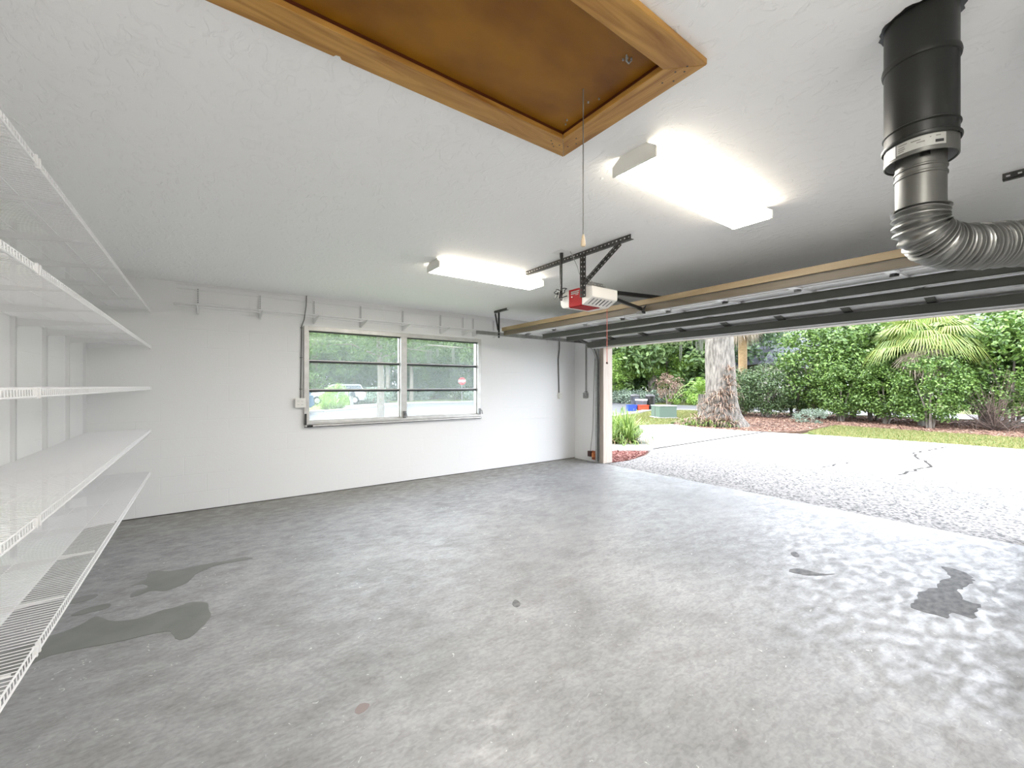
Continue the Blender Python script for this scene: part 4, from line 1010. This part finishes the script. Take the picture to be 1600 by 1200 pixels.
for k, (p, s, l) in enumerate([((22.6, 5.3), 1.02, 'tall broadleaf hedge shrub left of the fan palm'), ((23.6, 3.9), 1.10, 'tall hedge shrub standing behind the fan palm trunk'),
        ((20.9, 4.5), .62, 'low rounded broadleaf shrub in front of the fan palm'), ((22.4, 1.5), .95, 'broad hedge shrub at far right behind the bare reddish bush'), ((24.3, .4), 1.2, 'tallest hedge shrub at the right end of the hedge'),
        ((23.6, 6.3), 1.12, 'tall hedge shrub behind the gap between front hedge shrubs'), ((20.0, 3.15), .60, 'low leafy shrub right below the fan palm crown'), ((24.6, 2.3), 1.2, 'rear hedge shrub between the fan palm and the bare bush'),
        ((20.9, 5.9), .60, 'low broadleaf shrub left of the rounded low shrub'), ((21.6, -.6), 1.0, 'hedge shrub past the right edge of door view')]):
    dup(hp, (*p, -.05), l, rz=k*1.1+.5, scale=s)
dh = shrub_proto('clipped_hedge', 'dark clipped hedge plant directly right of the oak trunk', 'hedge', 'hedged', (1.15, 1.15, 1.0), 1.20, 75, 85, .36, .11, 71, asp=.4, zmin=.10)
dh.location = (20.6, 9.9, -.05)
dup(dh, (21.0, 8.75, -.05), 'dark clipped hedge plant in the middle below the house roof', rz=1.2, scale=1.08)
dup(dh, (21.9, 10.9, -.05), 'dark clipped hedge plant mostly hidden behind the oak trunk', rz=2.2, scale=1.05)
dup(dh, (22.0, 7.9, -.05), 'dark clipped hedge plant where the broadleaf hedge begins', rz=3.3, scale=1.1)
ss = shrub_proto('low_shrub', 'small feathery green shrub on mulch before the hedge', 'shrub', 'grey', (.75, .6, .28), .22, 26, 80, .2, .06, 75, zmin=0, stems=2)
ss.location = (19.3, 6.35, -.05)
t = thing('bare_bush', 'reddish grey bare twiggy bush before the hedge at right', 'shrub', (20.6, 1.75, -.05)); random.seed(77)
b = MB()
for k in range(80):
    a = random.uniform(0, 2*PI); e = random.uniform(.3, 1.4); l = random.uniform(.7, 2.0); d = Vector((math.cos(a)*math.cos(e), math.sin(a)*math.cos(e), math.sin(e)))
    p0 = Vector((20.6, 1.75, -.05)); p1 = p0+d*l*.6; p2 = p0+d*l+rv()*.25; b.tube([p0, p1, p2], [.016, .009, .003], 4)
    for q in range(4):
        s0 = p0.lerp(p2, random.uniform(.4, .9)); b.tube([s0, s0+rv()*.35], [.006, .002], 3)
b.build('twigs', 'twig', t)
crown((20.6, 1.75, 1.15), (.8, .9, .7), 30, 45, .26, .07, 78).build('foliage', 'hedge', t)

# --- fan palm
def fan_palm(name, label, loc, H_, n, L_, dead, seed, trunk_r=.16, tm='dead'):
    t = thing(name, label, 'palm', loc); random.seed(seed); x0, y0, zz = loc
    b = MB(); b.tube([(x0, y0, zz-.1), (x0+.03, y0, zz+H_*.5), (x0, y0, zz+H_)], [trunk_r*1.15, trunk_r, trunk_r*1.1], 12)
    b.build('trunk', tm, t, smooth=True)
    def fan(b, base, d, size, droop, nseg=20):
        d = d.normalized(); side = d.cross(Vector((0, 0, 1)));
        if side.length < .05: side = Vector((1, 0, 0))
        side.normalize(); up = side.cross(d)
        for k in range(nseg):
            a = (k/(nseg-1)-.5)*2.5; dd = d*math.cos(a)+side*math.sin(a); l = size*(.75+.25*math.cos(a))*random.uniform(.9, 1.05)
            wd = (-d*math.sin(a)+side*math.cos(a))*size*.021
            m = base+dd*l*.55; e = base+dd*l-Vector((0, 0, 1))*l*droop
            b.add([tuple(v) for v in (base, m-wd, e, m+wd)], [(0, 1, 2, 3)])
    top = Vector((x0, y0, zz+H_)); b = MB(); st_ = MB()
    for k in range(n):
        a = 2*PI*k*.381+random.uniform(-.2, .2); e = random.uniform(.0, 1.25); d = Vector((math.cos(a)*math.cos(e), math.sin(a)*math.cos(e), math.sin(e)))
        ln = L_*random.uniform(.45, .7); p1 = top+d*ln-Vector((0, 0, ln*.12)); st_.tube([top, top+d*ln*.5, p1], .012, 4)
        fan(b, p1, (d-Vector((0, 0, random.uniform(.2, .9)))), L_*.66, random.uniform(.25, .6), 24)
    b.build('fronds', 'palm', t); st_.build('frond_stalks', 'palm', t)
    b = MB()
    for k in range(dead):
        a = random.uniform(0, 2*PI); e = random.uniform(-1.35, -.45); d = Vector((math.cos(a)*math.cos(e), math.sin(a)*math.cos(e), math.sin(e)))
        ln = L_*random.uniform(.2, .5); fan(b, top+d*ln, d-Vector((0, 0, .9)), L_*random.uniform(.45, .65), .3, 14)
    if dead: b.build('dead_skirt', 'dead', t)
    return t
fan_palm('fan_palm', 'fan palm with shaggy dead skirt rising from hedge', (20.9, 3.45, -.05), 2.95, 44, 1.5, 60, 81, tm='bark')
fan_palm('cabbage_palm', 'tan trunked palm with dead fronds behind the oak', (22.2, 10.4, -.05), 5.1, 22, 1.6, 30, 82, trunk_r=.20, tm='barkp')
# cycad left of the oak
t = thing('sago_palm', 'sago palm with arching feathery fronds left of the oak', 'palm', (19.6, 11.1, -.05)); random.seed(84)
b = MB(); b.tube([(19.6, 11.1, -.1), (19.6, 11.1, 1.0)], [.20, .17], 10); b.build('trunk', 'bark', t)
b = MB()
for k in range(26):
    a = 2*PI*k*.381; el = random.uniform(.35, 1.35); d = Vector((math.cos(a)*math.cos(el), math.sin(a)*math.cos(el), math.sin(el))); l = random.uniform(1.4, 1.8)
    side = Vector((-math.sin(a), math.cos(a), 0)); P = []
    for q in range(15):
        u = q/14; P.append(Vector((19.6, 11.1, 1.0))+d*l*u-Vector((0, 0, 1))*l*.60*u*u*u)
    b.tube(P, .008, 3)
    for q in range(2, 15):
        u = q/14; w_ = .26*math.sin(PI*min(1, u*.85+.12)); f_ = (P[q]-P[q-1]).normalized()
        for s_ in (-1, 1):
            tip = P[q]+side*s_*w_+f_*.09-Vector((0, 0, .05)); b.add([tuple(P[q]-f_*.028), tuple(P[q]+f_*.028), tuple(tip)], [(0, 1, 2)])
b.build('fronds', 'lime', t)

# strap-leaved clumps by the path
t0 = None
for i, (x, y, s, l) in enumerate([(8.12, 7.02, 1.25, 'strappy green grass clump behind path, closest to the door jamb'), (8.58, 6.78, 1.2, 'strappy green grass clump at the end of the path by driveway'), (8.2, 7.7, 1.2, 'rear strappy grass clump behind the front ones'), (8.75, 7.35, 1.15, 'strappy grass clump behind, overhanging the driveway'), (6.9, 7.3, 1.0, 'strappy grass clump hidden by the door jamb')]):
    if t0 is None:
        t0 = thing('grass_clump', l, 'plant', (x, y, -.05))
        b = MB(); rosette(b, (x, y, -.04), 170, .62, .012, lift=1.15, seed=90, droop=.75); rosette(b, (x+.05, y, .05), 80, .72, .011, lift=1.2, seed=91, droop=.5); b.build('leaves', 'clump', t0)
        b = MB(); rosette(b, (x, y, -.02), 60, .42, .011, lift=.5, seed=92, droop=1.0); b.build('dry_leaves', 'straw', t0)
    else: dup(t0, (x, y, -.05), l, rz=i*1.7, scale=s)

# --- utility box
tx_, ty_ = 16.75, 11.3
t = thing('utility_box', 'low green metal transformer box on the lawn', 'box', (tx_, ty_, -.05)); t.rotation_euler = (0, 0, 0)
Rz = Matrix.Rotation(math.radians(-30), 3, 'Z')
def rb(c, s, nme, m, par, bev=.01):
    b = MB(); c = Rz @ Vector(c)+Vector((tx_, ty_, 0)); b.obox(c, s, Rz); return b.build(nme, m, par, bevel=bev)
bd = rb((0, 0, .22), (.80, .86, .54), 'cabinet', 'tgreen', t, .015)
rb((-.0, 0, .505), (.84, .90, .035), 'lid', mat('pale_green_lid', (.30, .36, .31), rough=.4), t)
rb((-.02, 0, -.03), (.90, .96, .08), 'base', 'curb', t)
rb((-.405, .02, .22), (.01, .02, .46), 'door_seam', 'joint', bd, 0)
# --- bins at the curb
def bin_round(x, y, m, label, lidm='black'):
    t = thing('trash_can', label, 'bin', (x, y, -.10))
    b = MB(); b.lathe([(.24, -.10), (.27, .55), (.29, .70), (.29, .74)], (x, y), 20); b.build('body', m, t, smooth=True)
    b = MB(); b.lathe([(.31, .74), (.31, .78), (.24, .86), (.10, .90)], (x, y), 20); b.build('lid', lidm, t, smooth=True)
    b = MB(); b.tube([(x-.3, y, .55), (x-.35, y, .6), (x-.35, y, .68), (x-.3, y, .70)], .02, 6); b.build('handle', 'black', t)
gm = mat('dark_grey_plastic', (.05, .055, .065), rough=.45)
bin_round(21.55, 16.55, gm, 'dark grey round trash can behind the blue box')
bin_round(22.1, 15.85, 'black', 'black round trash can right behind the red box')
t = thing('storage_tub', 'small dark tub with white lid between the trash cans', 'box', (21.35, 15.95, -.10))
b = MB(); b.prism([(15.72, -.10), (16.18, -.10), (16.22, .50), (15.68, .50)], 'x', 21.15, 21.55); b.build('tub', gm, t)
MB().box((21.12, 15.66, .50), (21.58, 16.24, .60)).build('lid', 'white', t, bevel=.02)
def rbox(x, y, m, label, a):
    t = thing('recycling_box', label, 'box', (x, y, -.10)); R_ = Matrix.Rotation(a, 3, 'Z'); b = MB()
    for (c, s) in (((0, 0, -.08), (.50, .38, .03)), ((-.25, 0, .08), (.02, .40, .34)), ((.25, 0, .08), (.02, .40, .34)), ((0, -.19, .08), (.50, .02, .34)), ((0, .19, .08), (.50, .02, .34))):
        b.obox(R_ @ Vector(c)+Vector((x, y, 0)), s, R_)
    b.build('tub', m, t)
    b = MB()
    for (c, s) in (((-.265, 0, .245), (.04, .46, .03)), ((.265, 0, .245), (.04, .46, .03)), ((0, -.21, .245), (.53, .04, .03)), ((0, .21, .245), (.53, .04, .03))):
        b.obox(R_ @ Vector(c)+Vector((x, y, 0)), s, R_)
    b.build('rim', m, t)
    return t
rbox(20.75, 16.2, 'blue', 'blue open recycling box at the curb', -.6)
rbox(21.0, 15.55, 'orange', 'bright red open recycling box at the curb', -.6)

# --- house behind the hedge
t = thing('house', 'neighbouring house with grey shingled hip roof behind the hedge', 'house', (47, 11.5, -.1)); Rh = Matrix.Rotation(math.radians(-36), 3, 'Z')
hc = Vector((48.5, 14.0, 0))
def hw(p): q = Rh @ Vector(p)+hc; return (q.x, q.y, q.z)
def hbox(a, c, nme, m, par):
    b = MB(); x0, y0, z0 = a; x1, y1, z1 = c
    b.add([hw(q) for q in [(x0, y0, z0), (x1, y0, z0), (x1, y1, z0), (x0, y1, z0), (x0, y0, z1), (x1, y0, z1), (x1, y1, z1), (x0, y1, z1)]], [(0, 3, 2, 1), (4, 5, 6, 7), (0, 1, 5, 4), (1, 2, 6, 5), (2, 3, 7, 6), (3, 0, 4, 7)])
    return b.build(nme, m, par)
wl = hbox((-11, 0, -.1), (13, 9, 3.2), 'wall', 'stucco', t)
b = MB(); e = .6; zr = 7.6; hip = 5.0
b.add([hw(q) for q in [(-11-e, -e, 3.1), (13+e, -e, 3.1), (13+e, 9+e, 3.1), (-11-e, 9+e, 3.1), (-11-e+hip, 4.5, zr), (13+e-hip, 4.5, zr)]], [(0, 3, 2, 1), (0, 1, 5, 4), (2, 3, 4, 5), (0, 4, 3), (1, 2, 5)])
rf = b.build('roof', 'roof', t)
hbox((-8.8, -2.6, -.1), (-5.2, 0, 3.3), 'porch', 'stucco', t)
b = MB(); b.add([hw(q) for q in [(-9.5, -3.3, 3.3), (-4.5, -3.3, 3.3), (-4.5, 1.5, 3.3), (-9.5, 1.5, 3.3), (-7, -1.6, 4.9), (-7, 2.5, 4.9)]], [(0, 1, 2, 3), (0, 4, 1), (1, 4, 5, 2), (0, 3, 5, 4), (3, 2, 5)])
b.build('porch_roof', 'roof', t)
hbox((-9.55, -3.38, 3.22), (-4.45, -3.30, 3.38), 'fascia', 'black', t)
for k, x in enumerate((-8.0, -3.5, 0, 3.5, 8)):
    y = -2.62 if k == 0 else -.02
    w1_ = hbox((x, y-.03, 1.2), (x+1.2, y, 2.6), 'window', 'white', wl); 
# second house gable peeking at far right above the hedge
t = thing('house', 'grey roofed house glimpsed above the hedge at far right', 'house', (66, 2.5, -.1)); hc = Vector((62.0, 4.0, 0))
hbox((-4, 0, -.1), (9, 8, 4.6), 'wall', 'stucco', t)
b = MB(); b.add([hw(q) for q in [(-5, -.8, 4.5), (10, -.8, 4.5), (10, 8.8, 4.5), (-5, 8.8, 4.5), (-1, 4, 11.2), (6, 4, 11.2)]], [(0, 3, 2, 1), (0, 1, 5, 4), (2, 3, 4, 5), (0, 4, 3), (1, 2, 5)]); b.build('roof', 'roof', t)

# --- street trees and far trees
def tree_proto(name, label, leafm, R, cz, H_, clumps, per, cr, ls, seed, tr=.18, bark='barkt', zmin=None, low=None):
    t = thing(name, label, 'tree', (0, 0, 0))
    b = MB(); b.tube([(0, 0, -.2), (.05, .02, H_*.35), (-.04, .03, H_*.7), (0, 0, H_)], [tr*1.25, tr, tr*.8, tr*.45], 10); b.build('trunk', bark, t, smooth=True)
    random.seed(seed); b = MB()
    for k in range(6):
        a = 2*PI*k/6+random.uniform(-.3, .3); z = H_*random.uniform(.45, .9)
        b.tube([(0, 0, z), (R[0]*.35*math.cos(a), R[1]*.35*math.sin(a), z+R[2]*.25), (R[0]*.8*math.cos(a), R[1]*.8*math.sin(a), z+R[2]*.2)], [tr*.4, tr*.25, tr*.08], 6)
    b.build('branches', bark, t, smooth=True)
    crown((0, 0, cz), R, clumps, per, cr, ls, seed, shell=.35, zmin=zmin).build('foliage', leafm, t)
    return t
st1 = tree_proto('street_tree', 'slim tree with straight trunk in front of left window sash', 'bgl', (3.6, 3.6, 2.2), 4.9, 5.2, 95, 85, .75, .17, 101, tr=.15, zmin=2.35)
st1.location = (6.6, 19.6, -.1)
for k, (p, s, l) in enumerate([((3.0, 17.5), 1.0, 'leafy tree at left of the window view, trunk behind the wall'), ((12.4, 18.6), 1.05, 'leafy tree seen through the right window sash'), ((14.0, 39.5), 1.3, 'pale trunked tree across street, left of the slim tree'), ((16.2, 39.0), 1.2, 'pale trunked tree across street beyond right of the slim tree'), ((23.5, 36.5), 1.25, 'tree across street beside the stop sign')]):
    d_ = dup(st1, (*p, -.1), l, rz=k*1.9+1, scale=s)
b = MB(); random.seed(105)
t = thing('moss_branch', 'branch draped with pale hanging moss beyond the street', 'branch', (13.0, 33, 0))
b.tube([(14.0, 39.4, 4.2), (12.6, 35.5, 5.0), (11.2, 31.5, 4.6)], [.1, .07, .03], 6); b.tube([(14.0, 39.4, 4.2), (16.6, 36, 5.2), (18.3, 32.6, 4.8)], [.1, .07, .03], 6); b.build('limb', 'barkt', t)
b = MB()
for k in range(26):
    u = random.random(); q = Vector((14.0, 39.4, 4.4)).lerp(Vector((11.2, 31.5, 4.8)) if k % 2 else Vector((18.3, 32.6, 4.9)), u); moss(b, q, random.uniform(1.0, 2.6), .15, 16)
m_ = b.build('hanging_moss', 'moss', t); m_['kind'] = 'stuff'

bt = tree_proto('tree', 'dense green tree filling the view behind the hoop', 'bgl', (3.8, 3.8, 4.9), 4.6, 8.5, 150, 80, 1.0, .30, 111, tr=.22, zmin=-.1)
bt.location = (6.1, 52.5, -.1)
bd2 = tree_proto('tree', 'dark dense tree behind the white parked car', 'bgd', (4.0, 4.0, 5.2), 4.8, 9.0, 150, 80, 1.0, .30, 112, tr=.22, zmin=.1)
bd2.location = (10.8, 55, -.1)
bgs = [((8.3, 43.5), 0, 'green tree right behind the basketball hoop pole'), ((12.2, 44.5), 1, 'dark tree between the hoop and pale trunks'), ((21.5, 44.5), 0, 'green tree behind the right sash centre'), ((27.5, 42), 0, 'green tree behind the stop sign, right side'), ((2.5, 47), 0, 'green tree at the far left of the window view'), ((13.5, 49), 1, 'dark tree right of the hoop, beyond the pale trunks'), ((17.5, 56), 0, 'green tree in the gap behind the slim tree'), ((18.8, 46), 1, 'dark tree behind the window mullion'),
       ((24.5, 49), 0, 'green tree left of stop sign, far row'), ((23.8, 41), 1, 'dark tree behind the stop sign'), ((30.3, 42.3), 0, 'green tree hidden by the wall right of window'), ((34.5, 33.5), 1, 'dark tree hidden behind the corner wall'),
       ((33.5, 28.5), 0, 'green tree beyond street, closest to the door jamb'), ((36.2, 26.0), 1, 'dark tree beyond the trash cans'), ((40.5, 26.5), 0, 'green tree behind the sago palm'), ((39.5, 21.5), 1, 'dark tree directly behind oak trunk'),
       ((45, 24.0), 0, 'green tree between the oak and house roof'), ((58, 28), 1, 'dark tree behind the left end of house'), ((74, 24), 0, 'green tree behind the house ridge'), ((84, 16), 1, 'dark tree far behind house at right'), ((91, 7), 0, 'green tree far behind house, rightmost'), ((33.5, 23.8), 0, 'green tree beyond street above the red box'), ((7, 60), 1, 'dark tree in the rear row behind the hoop'), ((30, 52), 1, 'dark tree in the rear row right of the stop sign')]
for k, (p, w_, l) in enumerate(bgs): dup(bt if w_ == 0 else bd2, (*p, -.1), l, rz=k*1.37, scale=random.uniform(.9, 1.2) if k < 14 else 1.6)
fb = None
for k, (x, y, l) in enumerate([(10.6, 47.2, 'dark far bush left of the pale trunks'), (14.6, 46.6, 'dark far bush between pale trunks and the slim trunk'), (17.6, 45.0, 'dark far bush right of the slim trunk'), (20.2, 43.4, 'dark far bush just right of the mullion'), (22.8, 41.6, 'dark far bush left below the stop sign'), (25.4, 39.6, 'dark far bush right below the stop sign'), (7.0, 48.5, 'dark far bush behind the hoop pole')]):
    dup(dh, (x, y, -.1), l, rz=k*1.2, scale=(1.9, 1.9, 1.25))
# lime tree with layered foliage near the street, seen right beside the jamb
lt = tree_proto('tree', 'bright lime green tree beside the street near the jamb', 'lime', (2.4, 2.4, 1.9), 2.9, 3.8, 80, 80, .5, .17, 121, tr=.10, zmin=.8)
lt.location = (28.8, 25.2, -.1)
dup(lt, (32.0, 25.2, -.1), 'bright lime green tree just above the dark trash cans', rz=2, scale=1.15)
dup(lt, (34.5, 23.0, -.1), 'bright lime green tree left of the sago palm', rz=4, scale=1.1)
dup(lt, (27.5, 33.5, -.1), 'bright lime green tree seen at right edge of window', rz=1, scale=1.1)
# low planting beyond the street
ub = shrub_proto('low_bush', 'silvery grass-like bush across street, closest to the jamb', 'shrub', 'grey', (1.4, 1.4, .6), .55, 40, 70, .4, .16, 131, zmin=-.1)
ub.location = (29.6, 23.6, -.1)
for k, (p, s, l) in enumerate([((30.7, 22.9), 1.0, 'silvery bush across street, second from the jamb'), ((31.8, 21.7), 1.0, 'silvery bush across street behind the trash cans'), ((11.6, 36.5), 1.2, 'silvery bush behind the white car'), ((14.6, 43.0), 1.3, 'silvery bush on the far lawn left of the slim trunk'), ((21.6, 35.0), 1.0, 'silvery round bush near the stop sign'), ((17.6, 41.5), 1.2, 'silvery bush low behind the window mullion')]):
    dup(ub, (*p, -.1), l, rz=k*1.3, scale=s)
pk = shrub_proto('pink_bush', 'pinkish leaved bush across the street right of trash cans', 'shrub', 'pink', (.9, .9, 1.2), 1.3, 30, 60, .4, .13, 135, zmin=.1); pk.location = (30.2, 19.9, -.1)
gb = shrub_proto('green_bush', 'low bright green bush row end left of the sago palm', 'shrub', 'lime', (1.5, 1.2, .5), .45, 34, 70, .35, .15, 136, zmin=-.1); gb.location = (31.5, 19.6, -.1)
dup(gb, (31.4, 17.6, -.1), 'low bright green bush behind the sago palm', rz=1)
dup(gb, (7.9, 33.6, -.1), 'bright green bush below the basketball hoop', rz=2, scale=(.8, .8, 1.6))
ground('far_lawn', [(29.8, 21.6), (31.2, 16.3), (32.4, 5), (48, 5), (48, 27), (33, 27)], -.3, -.095, 'soil', 'bright lawn across the street beyond the trash cans')
ground('far_lawn', [(10.5, 36.7), (13, 36.9), (19, 37.3), (21.2, 34.3), (27.6, 31.2), (40, 45), (20, 62), (6, 50)], -.3, -.09, 'soil', 'bright lawn across the street seen through window')
grass('grass', [(29.8, 21.6), (31.2, 16.3), (32.4, 8), (37, 10), (36, 22), (33, 24)], 7000, .16, -.095, 'grass', 'bright grass across the street beyond the trash cans', 141)

# strappy agapanthus by the mailbox
ag0 = None
for i, (x, y, l) in enumerate([(5.9, 27.5, 'leafy lily clump across street, nearest the blue car'), (6.5, 28.1, 'leafy lily clump across street, middle one'), (7.1, 28.7, 'leafy lily clump across street, nearest the mailbox')]):
    if ag0 is None:
        ag0 = thing('lily_clump', l, 'plant', (x, y, -.1)); b = MB(); rosette(b, (x, y, -.1), 150, .95, .028, lift=1.1, seed=145, droop=.6); b.build('leaves', 'lime', ag0)
    else: dup(ag0, (x, y, -.1), l, rz=i*2)
t = thing('mailbox', 'pale post mailbox beside the lily clumps across street', 'mailbox', (7.6, 28.05, -.1))
MB().box((7.52, 27.97, -.1), (7.68, 28.13, .75)).build('post', 'curb', t)
b = MB(); b.prism([(7.45, .75), (7.75, .75), (7.75, .92), (7.70, 1.0), (7.60, 1.03), (7.50, 1.0), (7.45, .92)], 'y', 27.75, 28.3); b.build('box', gm, t)
t = thing('basketball_hoop', 'basketball hoop with white fan shaped board far across street', 'hoop', (9.3, 45.2, -.1))
fan_ = [(.62*math.cos(a), .55*math.sin(a)) for a in [PI*k/14 for k in range(15)]]
fan_ = [(-.45, -.28), (.45, -.28)]+[(x, y+.0) for x, y in fan_]
MB().prism([(9.3+x, 2.35+y) for x, y in fan_], 'y', 45.15, 45.2).build('backboard', 'white', t)
MB().box((9.12, 45.13, 2.32), (9.48, 45.149, 2.58)).build('target_square', 'pink', t)
MB().tube([(9.3, 45.5, -.1), (9.3, 45.5, 2.0), (9.3, 45.22, 2.3)], .05, 8).build('pole', 'steel', t)
b = MB(); b.tube([(9.3+.23*math.cos(a), 44.9+.23*math.sin(a), 2.12) for a in [2*PI*k/16 for k in range(17)]], .015, 6, cap=False); b.build('rim', 'orange', t)
t = thing('stop_sign', 'red octagonal stop sign seen through the right sash', 'sign', (19.4, 34.6, -.1))
import mathutils
sc_ = Vector((19.4, 34.6, 1.85)); Rs = Matrix.Rotation(math.radians(-29), 3, 'Z')
b = MB(); vs = []
for yy in (-.01, .01):
    for k in range(8):
        a = PI/8+k*PI/4; q = Rs @ Vector((.36*math.cos(a), yy, .36*math.sin(a)))+sc_; vs.append(tuple(q))
b.add(vs, [tuple(range(8)), tuple(range(8, 16))[::-1]]+[(k, 8+k, 8+(k+1) % 8, (k+1) % 8) for k in range(8)]); sg = b.build('sign_face', 'sign', t)
MB().tube([(19.41, 34.63, -.1), (19.41, 34.63, 2.2)], .025, 6).build('post', 'steel', t)
cu = bpy.data.curves.new('lettering', 'FONT'); cu.body = 'STOP'; cu.size = .30; cu.align_x = 'CENTER'; cu.align_y = 'CENTER'; cu.extrude = .003
tmp = bpy.data.objects.new('lettering_curve', cu); COL.objects.link(tmp)
dg = bpy.context.evaluated_depsgraph_get(); me = bpy.data.meshes.new_from_object(tmp.evaluated_get(dg)); bpy.data.objects.remove(tmp)
lt_ = bpy.data.objects.new('lettering', me); COL.objects.link(lt_); me.materials.clear(); me.materials.append(M['white'])
lt_.parent = sg; off = Vector(t.location)
q = Rs @ Vector((0, -.016, 0))+sc_; lt_.location = q-off; lt_.rotation_euler = (PI/2, 0, math.radians(-29))

# --- cars
def car(name, label, m, loc, rz):
    t = thing(name, label, 'car', (0, 0, 0))
    body = [(-2.25, .38), (-2.30, .62), (-2.28, .95), (-2.05, 1.02), (.95, 1.02), (1.95, .92), (2.22, .78), (2.28, .45), (2.2, .30), (-2.15, .30)]
    MB().prism(body, 'y', -.88, .88).build('body', m, t, bevel=.05)
    b = MB(); lo = [(-2.12, 1.02), (.95, 1.02)]; 
    vs = [(-2.15, -.82, 1.02), (1.05, -.82, 1.02), (1.05, .82, 1.02), (-2.15, .82, 1.02), (-1.85, -.68, 1.55), (.25, -.68, 1.55), (.25, .68, 1.55), (-1.85, .68, 1.55)]
    b.add(vs, [(0, 1, 5, 4), (1, 2, 6, 5), (2, 3, 7, 6), (3, 0, 4, 7), (4, 5, 6, 7)]); g = b.build('cabin_glass', 'carg', t)
    b = MB(); b.add([(x, y, z+.01) for x, y, z in [(-1.9, -.70, 1.545), (.3, -.70, 1.545), (.3, .70, 1.545), (-1.9, .70, 1.545)]]+[(-1.8, -.62, 1.61), (.2, -.62, 1.61), (.2, .62, 1.61), (-1.8, .62, 1.61)], [(0, 1, 5, 4), (1, 2, 6, 5), (2, 3, 7, 6), (3, 0, 4, 7), (4, 5, 6, 7)]); b.build('roof_panel', m, t)
    for s in (-1, 1):
        for (p0, p1) in (((-2.15, .82*s, 1.02), (-1.85, .69*s, 1.56)), ((-.55, .825*s, 1.02), (-.55, .69*s, 1.56)), ((1.05, .82*s, 1.02), (.25, .69*s, 1.56)), ((-1.85, .69*s, 1.56), (.25, .69*s, 1.56))):
            MB().tube([p0, p1], .04, 6).build('pillar', m, t)
        MB().box((-2.315, .60*s-.13, .72), (-2.25, .60*s+.13, .98)).build('tail_lamp', 'tail', t, bevel=.01)
        for x in (-1.4, 1.4):
            wv = MB().tube([(x, .70*s, .33), (x, .90*s, .33)], .34, 20).build('wheel', 'tyre', t); MB().tube([(x, .901*s, .33), (x, .915*s, .33)], .20, 14).build('hub', 'hub', wv)
    MB().box((-2.36, -.80, .40), (-2.24, .80, .58)).build('bumper', m, t, bevel=.03)
    t.location = loc; t.rotation_euler = (0, 0, rz)
    return t
car('car', 'blue grey parked car at the left edge of window view', 'carb', (2.2, 24.6, -.06), math.radians(195))
car('car', 'white parked car partly hidden behind the green bushes', 'carw', (8.6, 36.5, -.09), math.radians(170))
